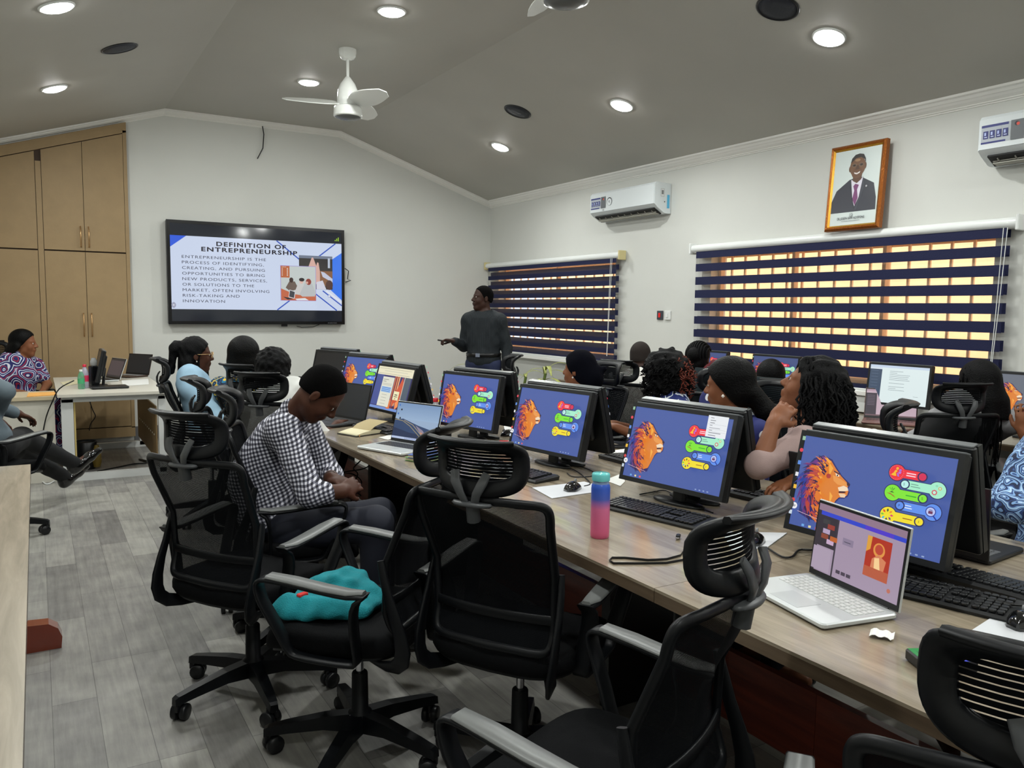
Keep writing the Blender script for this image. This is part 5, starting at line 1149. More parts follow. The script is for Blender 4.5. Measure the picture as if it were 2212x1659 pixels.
# ------------------------------------------------------------------ the people
def at(x, y, d):
    v = ray(x, y); return np.array(CAM + v*(d/v.dot(_f)))
def aim(J, head, arms=.35):
    d = head-J['head']
    for k, w in (('head', 1), ('neck', 1), ('shL', .95), ('shR', .95), ('chest', .55), ('elL', arms), ('elR', arms), ('wrL', 0), ('wrR', 0)): J[k] = J[k]+d*w
    return J
T_check = pat('gingham_shirt', 'check', [(214, 214, 222), (104, 104, 118), (26, 26, 36)], 62, axes=('X', 'Z'), rot=(0, R_(18), R_(25)))
T_pres = pat('dark_dotted_shirt', 'dots', [(15, 22, 27), (40, 50, 54)], 70, rnd=.1, size=.22)
T_denim = mat('pale_denim', (146, 178, 200), .85, var=.06, vscale=12); T_white = mat('white_cotton', (206, 206, 202), .85); T_mauve = mat('mauve_knit', (152, 130, 126), .9, bump=.2, bscale=300)
T_print1 = pat('red_blue_print', 'voro', [(20, 28, 84), (196, 200, 214), (22, 32, 92), (20, 28, 80), (150, 34, 62), (24, 34, 90), (200, 204, 214), (28, 36, 100)], 8, dist=.2, rep=2.6)
T_print2 = pat('yellow_blue_print', 'voro', [(20, 60, 110), (214, 176, 40), (30, 110, 150), (30, 30, 30)], 18, dist=.15)
T_navyw = pat('navy_white_swirl', 'voro', [(26, 40, 104), (26, 40, 104), (214, 220, 228), (30, 44, 108)], 13, dist=.22, rep=2.4)
T_leaf = pat('navy_leaf_print', 'dots', [(24, 32, 92), (212, 214, 216)], 13, rnd=.8, size=.30); T_dots = pat('blue_dot_print', 'dots', [(28, 34, 92), (200, 206, 222)], 34, rnd=.3, size=.3)
T_pais = pat('blue_paisley', 'voro', [(40, 62, 112), (130, 168, 210), (178, 206, 232), (52, 78, 130), (120, 158, 204), (30, 40, 70)], 14, dist=.25, rep=3.4)
T_marb = pat('white_marbled', 'voro', [(222, 220, 214), (214, 212, 206), (196, 190, 184), (222, 220, 214)], 9, dist=.3, rep=1.6)
T_blue = mat('royal_blue', (30, 66, 170), .8); T_grey = mat('grey_top', (150, 150, 152), .9); T_maroon = mat('maroon_top', (92, 22, 30), .85); T_slate = mat('slate_top', (92, 104, 112), .9)
P_navy = mat('navy_trousers', (34, 42, 72), .8, bump=.15, bscale=30); P_black = mat('black_trousers', (18, 19, 21), .8); P_dark = mat('dark_navy_trousers', (26, 29, 42), .8); S_shoe = mat('black_leather', (14, 13, 13), .15, coat=.5)
# 1 standing presenter
B = at(1046, 650, 8.0); bx, by = B[0], B[1]; F = V3(math.cos(R_(222)), math.sin(R_(222)), 0); Lf = V3(-F[1], F[0], 0); o = V3(bx, by, 0)
HR = rotm(176, -3, 0)
J = {'pel': o+V3(0, 0, .97)-Lf*.0, 'chest': o+V3(0, 0, 1.27), 'neck': o+V3(0, 0, 1.455), 'head': o+V3(0, 0, 1.605)+HR@V3(.02, 0, 0), 'headR': HR,
     'shL': o+Lf*.165+V3(0, 0, 1.385), 'shR': o-Lf*.165+V3(0, 0, 1.385), 'elL': o+Lf*.235-F*.03+V3(0, 0, 1.12), 'wrL': o+Lf*.25+F*.04+V3(0, 0, .875), 'elR': o-Lf*.22-F*.02+V3(0, 0, 1.12),
     'hipL': o+Lf*.09+V3(0, 0, .93), 'hipR': o-Lf*.09+V3(0, 0, .93), 'knL': o+Lf*.10+F*.03+V3(0, 0, .50), 'knR': o-Lf*.10+F*.03+V3(0, 0, .50), 'anL': o+Lf*.11+V3(0, 0, .09), 'anR': o-Lf*.11+V3(0, 0, .09)}
J['wrR'] = J['elR']+F*.20-Lf*.03+V3(0, 0, .06); J['hdR'] = F*.45-Lf*.8+V3(0, 0, .12); J['hnR'] = V3(0, 0, 1)-F*.2; J['hdL'] = V3(0, 0, -1)+F*.1; J['hnL'] = Lf
def pres_extra(t, J, inv):
    h_cap(.005, .045)(t, J, inv)
    off = V3(-J['pel'][0], -J['pel'][1], 0); R3 = np.stack([F, Lf, V3(0, 0, 1)], 1)
    P = [Vector(J['pel']+off+R3@V3((.145)*math.cos(a), .178*math.sin(a), .075)) for a in [2*PI*i/32 for i in range(32)]]
    bl = MB().band(P, .035, .008, (0, 0, 1), closed=True).build('belt', mat('belt_black', (12, 12, 12), .3), t)
    q = Matrix.Translation(Vector(J['pel']+off+R3@V3(.152, -.01, .075))) @ RZ(222); MB().box((0, 0, 0), (.006, .045, .036), M=q).build('buckle', M_chrome, bl)
    b = MB()
    for s_ in (-1, 1):
        c0 = J['neck']+off+up_*0 if False else J['neck']+off
        pts = [Vector(c0+R3@V3(.055, s_*.005, -.045)), Vector(c0+R3@V3(.075, s_*.055, -.075)), Vector(c0+R3@V3(.03, s_*.085, -.01)), Vector(c0+R3@V3(-.03, s_*.065, .025)), Vector(c0+R3@V3(-.02, s_*.05, .04)), Vector(c0+R3@V3(.03, s_*.05, .01))]
        tk = Vector(R3@V3(.004, s_*.006, .002)); n = len(pts); b.add(pts+[p+tk for p in pts], [tuple(range(n)), tuple(range(n, 2*n))[::-1]]+[(i, (i+1) % n, (i+1) % n+n, i+n) for i in range(n)])
    b.build('collar', T_pres, t)
pr = person('standing man in a dark dotted shirt and navy trousers, holding a small remote', J, .007, SK1, T_pres, P_navy, pres_extra, fem=False, shoes=S_shoe, sleeve='long', neckline=-.005, hp={'R': dict(curl=62), 'L': dict(curl=18)})
hc = J['wrR']+(J['hdR']/np.linalg.norm(J['hdR']))*.115-V3(0, 0, .012); dv = J['hdR']/np.linalg.norm(J['hdR'])
rm = MB().rbox((0, 0, 0), (.10, .026, .014), .006, M=Matrix.Translation(Vector(hc)) @ RZ(math.degrees(math.atan2(dv[1], dv[0]))) @ RY(-8)).build('remote', M_black); tag(rm, 'small black presentation remote in the hand of the standing man', 'remote')
# 2 man in the checked shirt, bent forward
HR = rotm(-24, 52, 6)
J = {'pel': at(592, 1125, 3.62), 'chest': at(572, 1000, 3.62), 'neck': at(640, 893, 3.60), 'head': at(693, 850, 3.52), 'headR': HR, 'shR': at(612, 930, 3.42), 'shL': at(655, 915, 3.82), 'elR': at(672, 1068, 3.30), 'wrR': at(738, 1062, 3.34),
     'elL': at(715, 1030, 3.75), 'wrL': at(715, 1034, 3.52), 'hipR': at(625, 1150, 3.50), 'hipL': at(640, 1140, 3.72), 'knR': at(812, 1130, 3.42), 'knL': at(820, 1110, 3.72)}
J['anR'] = V3(J['knR'][0]+.0, J['knR'][1]+.05, .09); J['anL'] = V3(J['knL'][0]+.02, J['knL'][1], .09)
J['hdR'] = at(768, 1045, 3.42)-J['wrR']; J['hnR'] = V3(.3, -.6, .5); J['hdL'] = at(760, 1046, 3.40)-J['wrL']; J['hnL'] = V3(0, -.3, 1)
J['footL'] = J['footR'] = V3(.86, -.5, 0)
def man_x(t, J, inv):
    h_cap(.005, .042, lowz=-.012)(t, J, inv)
    w = J['wrL']; d = J['wrL']-J['elL']; q = Matrix.Translation(Vector(w+inv[:3, 3]-d/np.linalg.norm(d)*.01)) @ Vector(d).to_track_quat('Z', 'Y').to_matrix().to_4x4()
    MB().lathe([(.029, -.010), (.032, -.008), (.032, .008), (.029, .010)], 20, M=q).build('wristwatch', mat('watch_dark', (30, 30, 32), .25, metal=.6), t)
    c, R = J['neck']+inv[:3, 3], J['headR']; b = MB(); ax = (J['head']-J['neck']); ax /= np.linalg.norm(ax); s_ = np.cross(ax, V3(0, 0, 1)); s_ /= np.linalg.norm(s_); u_ = np.cross(s_, ax)
    ring = []
    for k, (rr, h) in enumerate(((.072, -.02), (.064, .022), (.066, .026), (.078, -.02))): ring.append([Vector(c+s_*rr*math.cos(2*PI*i/24)+u_*rr*math.sin(2*PI*i/24)+ax*(h+(.012*math.sin(2*PI*i/24)))) for i in range(24)])
    b.loft(ring, False); b.build('collar', T_check, t)
person('man in a black and white checked shirt bent forward with clasped hands on the left', J, .0065, SK2, T_check, P_dark, man_x, fem=False, sleeve='rolled', hp={'R': dict(curl=52, spread=2), 'L': dict(curl=48, spread=2)}, shoes=S_shoe, neckline=-.01)
# helper for seated people
def seated(label, hd, hub, face, headang, lean=6, res=.009, **kw):
    J = sit(hub, face, lean, headang, armL=kw.pop('armL', None), armR=kw.pop('armR', None), knee=kw.pop('knee', None), twist=kw.pop('twist', 0)); aim(J, at(*hd)); ex = kw.pop('fix', None)
    if ex: ex(J)
    for k in ('hdL', 'hdR'):
        pass
    return person(label, J, res, **kw), J
def cap_roots(n=60, seed=2, back=True, r=(.1, .082, .098), zlo=-.5):
    rd = random.Random(seed); o = []
    while len(o) < n:
        a = rd.uniform(0, 2*PI); z = rd.uniform(zlo, .95); 
        if math.cos(a) > .35 and z < .55: continue
        q = math.sqrt(1-z*z); o.append((-.014+r[0]*q*math.cos(a), r[1]*q*math.sin(a), .03+r[2]*z))
    return o
CAP = [('e', (-.016, 0, .034), (.106, .085, .100)), ('e', (-.045, 0, -.03), (.07, .072, .075))]
def front_cut(x=.062, n=(.8, 0, -.6)): return ((x, 0, .06), n)
# 3 woman with braids and glasses
def hair_braids(t, J, inv):
    h_shape(CAP+[('e', (-.125, 0, .05), (.045, .04, .05)), ('c', (-.15, 0, .04), (-.16, .0, -.12), .03, .02), ('c', (-.06, -.03, -.05), (-.04, -.05, -.30), .055, .045), ('c', (-.06, .03, -.05), (-.06, .06, -.32), .055, .045)], M_hair, noise=(.0022, 90, 4), cuts=(front_cut(.066),))(t, J, inv)
    strands(t, J, inv, cap_roots(46, 5, zlo=-.8), M_hair, r=.0075, L=(.28, .42), wav=.006, coil=3, out=.012)
    c, R = J['head']+inv[:3, 3], J['headR']; P = lambda x, y, z: Vector(c+R@V3(x, y, z)); g = MB(); MG = mat('glasses_gold', (196, 160, 110), .3, metal=.5)
    for s in (-1, 1):
        g.tube([P(.104+.004*math.sin(a), s*(.033+.026*math.cos(a)), .004+.021*math.sin(a)) for a in [2*PI*i/18 for i in range(18)]], .0022, 5, closed=True); g.tube([P(.098, s*.060, .012), P(.05, s*.082, .010), P(.0, s*.088, .008)], .002, 5)
    g.tube([P(.106, -.008, .008), P(.110, 0, .011), P(.106, .008, .008)], .002, 5); g.build('glasses', MG, t)
    MB().lathe([(.001, -.005), (.005, 0), (.001, .005)], 10, M=Matrix.Translation(P(-.004, -.09, -.04))).build('earring', mat('pearl', (230, 224, 214), .2), t)
seated('woman with long black braids, glasses and a pale blue denim shirt, looking right', (424, 767, 5.65), (1.02, 5.82), -8, (4, 2, 0), lean=4, sk=SK2, top=T_denim, pants=P_dark, hairfn=hair_braids, sleeve='long')
# 4 bob
seated('woman with a smooth black bob seen from behind, facing the wall screen', (527, 768, 5.6), (1.36, 5.36), 60, (8, 0, 0), sk=SK2, top=T_print2, pants=P_dark, sleeve='short', hairfn=h_shape([('e', (-.02, 0, .03), (.122, .108, .112)), ('e', (-.03, 0, -.04), (.108, .112, .09)), ('e', (-.04, 0, -.09), (.085, .098, .055))], M_wig, res=.006, cuts=(front_cut(.07),)))
# 5 curly woman in white
seated('woman with short curly black hair and a white top, seen from behind', (592, 800, 4.95), (1.27, 4.74), 50, (6, 4, 0), sk=SK2, top=T_white, pants=T_white, sleeve='elbow', hairfn=h_shape([('e', (-.02, 0, .035), (.122, .105, .112)), ('e', (-.035, 0, -.04), (.10, .098, .085))], M_hair, res=.006, noise=(.004, 110, 8), cuts=(front_cut(.07),)))
# 6 head wrap
def h_wrap(t, J, inv):
    m = mat('head_wrap', (5, 6, 14), .95, spec=.1, bump=.3, bscale=25); c, R = J['head'], J['headR']; S = SDF(c-.24, c+.24, .006); P = lambda x, y, z: c+R@V3(x, y, z)
    S.ell(P(-.014, 0, .035), (.112, .092, .108), R, 0); S.ell(P(-.085, 0, -.035), (.085, .082, .085), R, .04); S.cone(P(-.13, -.01, .0), P(-.17, -.03, .02), .035, .02, .03); S.cone(P(-.12, 0, -.06), P(-.11, 0, -.16), .05, .03, .04)
    S.cut(P(.07, 0, .05), R@V3(.82, 0, -.57)); S.ell(P((.06), 0, -.05), (.075, .07, .09), R, .01, 's'); S.noise(.0015, 40, 2); S.mesh('head_wrap', m, t, inv); eyes(t, J, inv)
    MB().lathe([(.001, -.007), (.007, 0), (.001, .007)], 10, M=Matrix.Translation(Vector(P(-.004, .09, -.042)+inv[:3, 3]))).build('earring', mat('pearl', (230, 224, 214), .2), t)
seated('woman in a black head wrap and royal blue top, looking towards the presenter', (1250, 800, 5.35), (3.14, 4.47), 150, (-32, -2, 0), sk=SK3, top=T_blue, pants=P_dark, hairfn=h_wrap, sleeve='long')
# 7 red-tipped curls
M_rust = pat('rust_curls', 'voro', [(20, 14, 14), (18, 13, 13), (60, 24, 16), (24, 15, 14)], 11, dist=.1, rep=1.3, interp='LINEAR')
def h_afro(t, J, inv):
    h_shape([('e', (-.02, 0, .03), (.148, .142, .130)), ('e', (-.03, 0, -.06), (.145, .155, .13))], M_hair, noise=(.009, 60, 9), cuts=(front_cut(.085),), res=.007)(t, J, inv)
    rd = random.Random(4); mb = MB(); m2 = MB(); c, R = J['head']+inv[:3, 3], J['headR']
    for i in range(520):
        a = rd.uniform(0, 2*PI); z = rd.uniform(-.9, .9); q = math.sqrt(1-z*z); p = V3(-.025+.148*q*math.cos(a), .146*q*math.sin(a), -.01+.15*z)
        if p[0] > .05: continue
        o = p/np.linalg.norm(p); pts = [Vector(c+R@(p+o*.03*u+V3(math.sin(u*9+i), math.cos(u*8+i), math.sin(u*7))*.010-V3(0, 0, .03*u))) for u in [k/5 for k in range(6)]]
        w_ = float(np.array(_r)@(R@p)); (m2 if w_ > .05 and rd.random() < .75 else mb).tube(pts, [.0045, .0045, .004, .004, .003, .002], 5)
    mb.build('curls', M_hair, t); m2.build('curl_tips', mat('rust_tips', (104, 38, 20), .6), t)
seated('woman with a big mass of dark red-tipped curls seen from behind, navy and white top', (1436, 808, 5.05), (3.47, 3.74), 150, (-60, 4, 0), sk=SK3, top=T_navyw, pants=P_dark, hairfn=h_afro, sleeve='short', armL=((.2, .2, .16), (.42, .08, .19)), armR=((.2, -.2, .16), (.42, -.06, .19)))
# 8 shaved head
seated('man with a shaved head and white marbled shirt, seen from behind', (1384, 772, 6.35), (4.0, 4.80), 25, (0, 8, 0), sk=SK1, top=T_marb, pants=P_dark, hairfn=h_cap(.002, .05, mat('stubble', (34, 26, 22), .9, bump=.3, bscale=500)), fem=False, sleeve='short')
# 9 cornrows
def h_corn(t, J, inv):
    h_shape(CAP+[('e', (-.11, 0, .03), (.05, .05, .055))], M_hair, cuts=(front_cut(.066),), res=.006)(t, J, inv)
    c, R = J['head']+inv[:3, 3], J['headR']; mb = MB()
    for k in range(11):
        y = -.08+.016*k; q = math.sqrt(max(0, 1-(y/.092)**2)); mb.tube([Vector(c+R@V3(-.016+.112*q*math.cos(a), y*1.03, .034+.106*q*math.sin(a))) for a in [PI*.28+PI*.85*i/9 for i in range(10)]], .0075, 6)
    mb.build('cornrows', M_hair, t)
seated('woman with black cornrow braids at the window desk, seen from behind', (1510, 776, 6.25), (4.58, 4.36), 20, (4, 6, 0), sk=SK2, top=T_maroon, pants=P_dark, hairfn=h_corn, sleeve='short')
# 10 straight wig with ponytail
def h_wigpony(t, J, inv):
    h_shape([('e', (-.018, 0, .034), (.120, .098, .108)), ('e', (-.05, 0, -.03), (.088, .09, .085)), ('c', (-.12, 0, -.05), (-.17, -.02, -.14), .045, .05), ('c', (-.17, -.02, -.14), (-.20, -.03, -.26), .05, .03)], M_wig, cuts=(front_cut(.068),), res=.006)(t, J, inv)
    strands(t, J, inv, [(-.15+.02*math.sin(i), -.02+.03*math.cos(i*2), -.10-.004*(i % 9)) for i in range(30)], M_wig, L=(.12, .22), wav=.015, coil=5, r=.005)
    p = J['head']+J['headR']@V3(.0, .092, -.045)+inv[:3, 3]; MB().lathe([(.001, -.009), (.009, 0), (.001, .009)], 10, M=Matrix.Translation(Vector(p))).build('earring', mat('pearl', (230, 224, 214), .2), t)
seated('woman with glossy tied-back black hair and navy leaf-print top, face turned to the left', (1572, 832, 3.85), (3.05, 2.93), 165, (-46, 6, 0), lean=5, res=.008, sk=SK3, top=T_leaf, pants=P_dark, hairfn=h_wigpony, sleeve='short', armL=((.16, .2, .16), (.38, .1, .18)), armR=((.16, -.2, .16), (.38, -.1, .18)))
# 11 blue dots
seated('woman with straight dark hair and a blue dotted top at the window desk', (1664, 818, 5.55), (4.36, 3.60), 40, (10, 4, 0), sk=SK3, top=T_dots, pants=P_dark, sleeve='short', hairfn=h_shape([('e', (-.018, 0, .034), (.114, .096, .106)), ('e', (-.05, 0, -.06), (.08, .10, .12)), ('c', (-.06, 0, -.1), (-.07, 0, -.26), .07, .05)], M_wig, cuts=(front_cut(.058),), res=.006))
# 12 mauve with long curls
def h_longcurl(t, J, inv):
    h_shape([('e', (-.022, 0, .034), (.122, .105, .112)), ('e', (-.05, 0, -.05), (.10, .125, .12)), ('e', (-.07, 0, -.17), (.085, .125, .11))], M_hair, cuts=(front_cut(.060, (.86, 0, -.5)),), res=.007, noise=(.005, 70, 3))(t, J, inv)
    strands(t, J, inv, cap_roots(230, 7, zlo=-.6, r=(.118, .11, .11)), M_hair, r=.0062, L=(.22, .36), wav=.017, coil=26, out=.035)
def fix_m(J):
    J['shR'] = at(1735, 960, 3.15); J['shL'] = at(1800, 940, 3.50); J['elR'] = at(1640, 1005, 2.98); J['wrR'] = at(1672, 915, 3.05); J['hdR'] = at(1703, 876, 3.10)-J['wrR']; J['hnR'] = V3(-.75, -.6, .2)
    J['elL'] = at(1800, 1010, 3.15); J['wrL'] = at(1715, 1040, 3.0)
seated('woman in a mauve top with long black curls, hand raised to her upturned face', (1750, 838, 3.35), (2.98, 2.19), 170, (-48, -22, 0), lean=2, res=.0075, sk=SK3, top=T_mauve, pants=P_dark, hairfn=h_longcurl, sleeve='elbow', fix=fix_m, hp={'R': dict(curl=48)})
# 13 long hair at right
def h_long(t, J, inv):
    h_shape([('e', (-.018, 0, .034), (.118, .100, .108)), ('e', (-.05, 0, -.05), (.09, .11, .12)), ('c', (-.07, -.05, -.1), (-.08, -.10, -.40), .075, .05), ('c', (-.07, .02, -.1), (-.09, .0, -.32), .075, .05)], M_hair, cuts=(front_cut(.058),), res=.007)(t, J, inv)
    strands(t, J, inv, cap_roots(110, 9, zlo=-.7, r=(.116, .102, .106)), M_hair, r=.005, L=(.32, .46), wav=.006, coil=6, out=.012)
seated('woman with very long dark braided hair at the right, seen from behind', (2112, 830, 4.55), (4.47, 2.76), 60, (10, 4, 0), sk=SK2, top=T_grey, pants=P_dark, hairfn=h_long, sleeve='long')
# 14 paisley at right edge
def fix_p(J): J['elR'] = at(2165, 1090, 2.72); J['shR'] = at(2225, 1010, 2.78); J['wrR'] = at(2320, 1130, 2.5); J['elL'] = at(2400, 1060, 2.9)
seated('person in blue paisley clothing cut off by the right edge of the picture', (2290, 850, 2.85), (3.10, 1.36), 172, (-20, 0, 0), res=.008, sk=SK2, top=T_pais, pants=P_dark, hairfn=h_shape(CAP, M_hair, cuts=(front_cut(),)), sleeve='long', fix=fix_p)
def fix_q(J): J['wrL'] = at(2212, 935, 4.15); J['elL'] = at(2235, 985, 4.2); J['hdL'] = V3(-.1, .05, 1); J['hnL'] = V3(-1, -.5, 0)
seated('person at the right edge by the window desk, only a raised hand in the picture', (2318, 820, 4.35), tuple(at(2300, 1000, 4.3))[:2], 30, (10, 0, 0), res=.009, sk=SK3, top=T_maroon, pants=P_dark, hairfn=h_shape(CAP, M_hair, cuts=(front_cut(),)), sleeve='elbow', fix=fix_q)
dup(C0, 'office chair of the person with the raised hand at the right edge', tuple(at(2300, 1000, 4.3))[:2]+(0,), R_(30))
# 15 woman in print dress
def h_left(t, J, inv):
    h_shape([('e', (-.018, 0, .034), (.112, .094, .104)), ('e', (-.05, 0, -.06), (.075, .098, .12)), ('c', (-.04, -.065, -.03), (-.01, -.085, -.24), .048, .035), ('c', (-.04, .065, -.03), (-.01, .085, -.24), .048, .035), ('e', (-.075, 0, -.13), (.09, .12, .15))], M_wig, cuts=(front_cut(.060),), res=.006)(t, J, inv)
seated('woman in a red, white and blue patterned dress beside the cupboard, smiling to the right', (52, 742, 7.45), (-.20, 8.70), -55, (40, 2, 0), res=.008, sk=SK3, top=T_print1, pants=T_print1, hairfn=h_left, sleeve='short', armL=((.10, .25, .18), (.26, .10, .10)), armR=((.10, -.25, .18), (.26, -.08, .10)), neckline=-.03)
# 16 man with outstretched crossed legs at the left edge
def fix_l(J):
    J['knR'] = at(48, 945, 5.55); J['knL'] = at(40, 975, 5.75); J['anR'] = at(160, 1000, 6.05); J['anL'] = at(140, 1030, 6.2); f = V3(.75, .25, .62); J['footR'] = f/np.linalg.norm(f); f = V3(.7, .5, .5); J['footL'] = f/np.linalg.norm(f)
    J['elR'] = at(10, 845, 4.95); J['wrR'] = at(-12, 905, 5.2); J['hdR'] = at(15, 915, 5.3)-J['wrR']; J['hnR'] = V3(0, -.5, .8); J['elL'] = at(-90, 850, 5.1)
seated('man at the left edge with black trousers and shiny shoes stretched out crossed', (-95, 730, 5.0), (-.30, 6.04), 38, (-20, 0, 0), res=.008, sk=SK2, top=T_slate, pants=P_black, hairfn=h_cap(), fem=False, sleeve='long', fix=fix_l, shoes=S_shoe)
# ------------------------------------------------------------------ small things
def D3(p): return (p.x, p.y)
def desk_pt(x, y, z=.752): return px(x, y, 'z', z)
# tall two-tone bottle
t = thing('drinking_bottle', 'tall bottle fading from blue to pink with a clear teal lid', 'bottle', (1.587, 2.089, .75))
m = mat('bottle_fade', (200, 100, 140), .3); nt, N, L, b = nodes(m); tc = N.new('ShaderNodeTexCoord'); s = N.new('ShaderNodeSeparateXYZ'); L.new(tc.outputs['Object'], s.inputs[0]); r = N.new('ShaderNodeValToRGB'); L.new(mth('MULTIPLY', s.outputs['Z'], 5, N, L), r.inputs[0])
e = r.color_ramp.elements; e[0].position = .0; e[0].color = srgb(206, 88, 124); e[1].position = .95; e[1].color = srgb(34, 86, 190); x = e.new(.5); x.color = srgb(204, 106, 146); x = e.new(.66); x.color = srgb(74, 92, 176); L.new(r.outputs[0], b.inputs['Base Color'])
MB().lathe([(.028, .0), (.031, .004), (.0315, .02), (.0315, .165), (.030, .176), (.026, .183)], 32).build('body', m, t)
MB().lathe([(.0265, .18), (.0275, .184), (.0265, .188), (.0275, .192), (.0265, .196)], 32).build('collar', mat('lid_clear', (150, 176, 214), .1, alpha=.7), t)
MB().lathe([(.0295, .192), (.030, .196), (.030, .212), (.028, .216), (.001, .217)], 32).build('lid', mat('lid_teal', (112, 206, 204), .15, alpha=.85), t)
# USB stick on a lanyard
t = thing('usb_stick', 'small black USB receiver lying on the desk in front of the keyboard', 'usb stick', tuple(desk_pt(1465, 1162))); t.rotation_euler = (0, 0, R_(40))
MB().rbox((0, 0, .006), (.026, .014, .011), .004).build('body', M_black, t); MB().rbox((-.018, 0, .005), (.012, .012, .005), .002).build('plug', M_chrome, t)
P = [desk_pt(x, y, .7535) for x, y in ((1482, 1183), (1470, 1200), (1440, 1208), (1400, 1210), (1350, 1205), (1322, 1205), (1316, 1211), (1325, 1217), (1380, 1217), (1440, 1216), (1485, 1208), (1510, 1190))]
tag(MB().band(P, .008, .0015, (0, 0, 1)).build('lanyard', M_black), 'thin black lanyard loop lying on the desk left of the close headrest', 'lanyard')
# open notebook with a leaf standing up
t = thing('notebook', 'open cream notebook with a lifted page near the man in checks', 'notebook', tuple(desk_pt(785, 935)), R_(20))
MP2 = mat('paper_cream', (212, 204, 170), .8); MP3 = mat('paper_white', (226, 226, 222), .8)
pg = MB(); n = 10
pg.loft([[(x, y, z) for x, z in ([(-.12+.24*i/n, .008+.016*math.sin(PI*i/n)) for i in range(n+1)]+[(.12-.24*i/n, .002) for i in range(n+1)])] for y in (-.085, .085)], True); pg.build('pages', MP2, t)
MB().rbox((0, 0, .0015), (.26, .18, .003), .006).build('cover', M_black, t)
MB().band([(-.02, 0, .022), (.02, 0, .045), (.07, 0, .058), (.12, 0, .066)], .165, .001, (0, 1, 0)).build('loose_page', mat('paper_kraft', (176, 160, 120), .8), t)
MB().tube([(-.10, -.086, .01), (-.115, -.10, .005), (-.12, -.11, .003)], .002, 5).build('ribbon', mat('ribbon_ochre', (176, 120, 50), .7), t)
# green books beside the small laptop
for k, (dz, c, lab, rr, w) in enumerate(((0, (96, 150, 70), 'green edged notebook under the blue book, beside the small silver laptop', 24, .12), (.016, (60, 84, 150), 'blue book lying on the green edged notebook', 34, .10))):
    p = desk_pt(920, 992); t = thing('notebook', lab, 'book', (p.x, p.y, .752+dz), R_(rr)); MB().rbox((0, 0, .008), (.17, w, .012), .003).build('pages', MP2, t)
    cv = MB().rbox((0, 0, .0152), (.176, w+.006, .002), .003).rbox((0, 0, .001), (.176, w+.006, .002), .003); cv.build('cover', mat('cover_%d' % k, c, .5), t)
# paper sheets and scraps
def paper(label, pts, name='paper_sheet', z=.7515, m=None, cat='paper', group=None): return sheet(name, label, cat, quad(*pts, z=.752), m or MP3, z, .0008, group)
paper('white sheet showing left of the small silver laptop', ((818, 945), (848, 938), (852, 946), (838, 950)))
paper('white sheet left of the monitor with the white menu', ((1306, 1037), (1345, 1022), (1350, 1040), (1340, 1050)))
paper('white papers on the far side behind the phone', ((1312, 975), (1400, 962), (1410, 980), (1380, 992)), 'paper_stack')
paper('white papers beside the red packet', ((1088, 915), (1114, 912), (1116, 925), (1090, 932)), 'paper_stack')
paper('small white card at the foot of the large near monitor', ((1692, 1072), (1716, 1068), (1716, 1080), (1698, 1083)), 'card')
def scrap(label, pts, z0=.752):
    P = [desk_pt(x, y, z0) for x, y in pts]; m = MB(); a, b_ = P[0], P[1]; w = P[2]-P[1]; n = 8
    rows = [[tuple(a.lerp(b_, i/n)+w*s_+Vector((0, 0, .002+.006*abs(math.sin(i*.9))+.001*s_))) for i in range(n+1)] for s_ in (0, 1)]
    vs = rows[0]+rows[1]+[(x, y, z-.0008) for x, y, z in rows[0]+rows[1]]; k = n+1
    fs = [(i, i+1, k+i+1, k+i) for i in range(n)]+[(2*k+i, 3*k+i, 3*k+i+1, 2*k+i+1) for i in range(n)]+[(i, 2*k+i, 2*k+i+1, i+1) for i in range(n)]+[(k+i, k+i+1, 3*k+i+1, 3*k+i) for i in range(n)]+[(0, k, 3*k, 2*k), (n, 2*k+n, 3*k+n, k+n)]
    m.add(vs, fs); tag(m.build('paper_scrap', MP3), label, 'paper scrap', 'paper scraps on the near desk')
scrap('creased white paper scrap in front of the open silver laptop', ((1881, 1361), (1933, 1371), (1930, 1387)))
scrap('torn white paper scrap behind the black keyboard at right', ((2092, 1242), (2136, 1240), (2145, 1264)))
scrap('white paper scrap at the right edge above the mouse', ((2186, 1292), (2216, 1288), (2218, 1308)))
# phone
t = thing('phone', 'black phone lying on the far side of the desk beside white papers', 'phone', tuple(desk_pt(1326, 966)), R_(-32)); MB().rbox((0, 0, .005), (.15, .072, .009), .01).build('body', M_black, t); MB().box((0, 0, .0098), (.138, .064, .0006)).build('glass', mat('phone_glass', (30, 30, 32), .08), t)
# blue and green box at the near corner
t = thing('small_box', 'small black box with blue and green printed top beside the closest headrest', 'box', tuple(desk_pt(2032, 1438)), R_(-28)); MB().rbox((0, 0, .012), (.12, .075, .024), .006).build('case', M_black, t)
A = Art(); A.rect(-.056, -.034, -.02, .034, (30, 130, 60)); A.rect(-.02, -.034, .056, .034, (44, 56, 190)); A.poly([(-.05, -.02), (-.03, -.0), (-.045, .02)], (20, 90, 40)); A.build('print', M_print, T(0, 0, .0243), t)
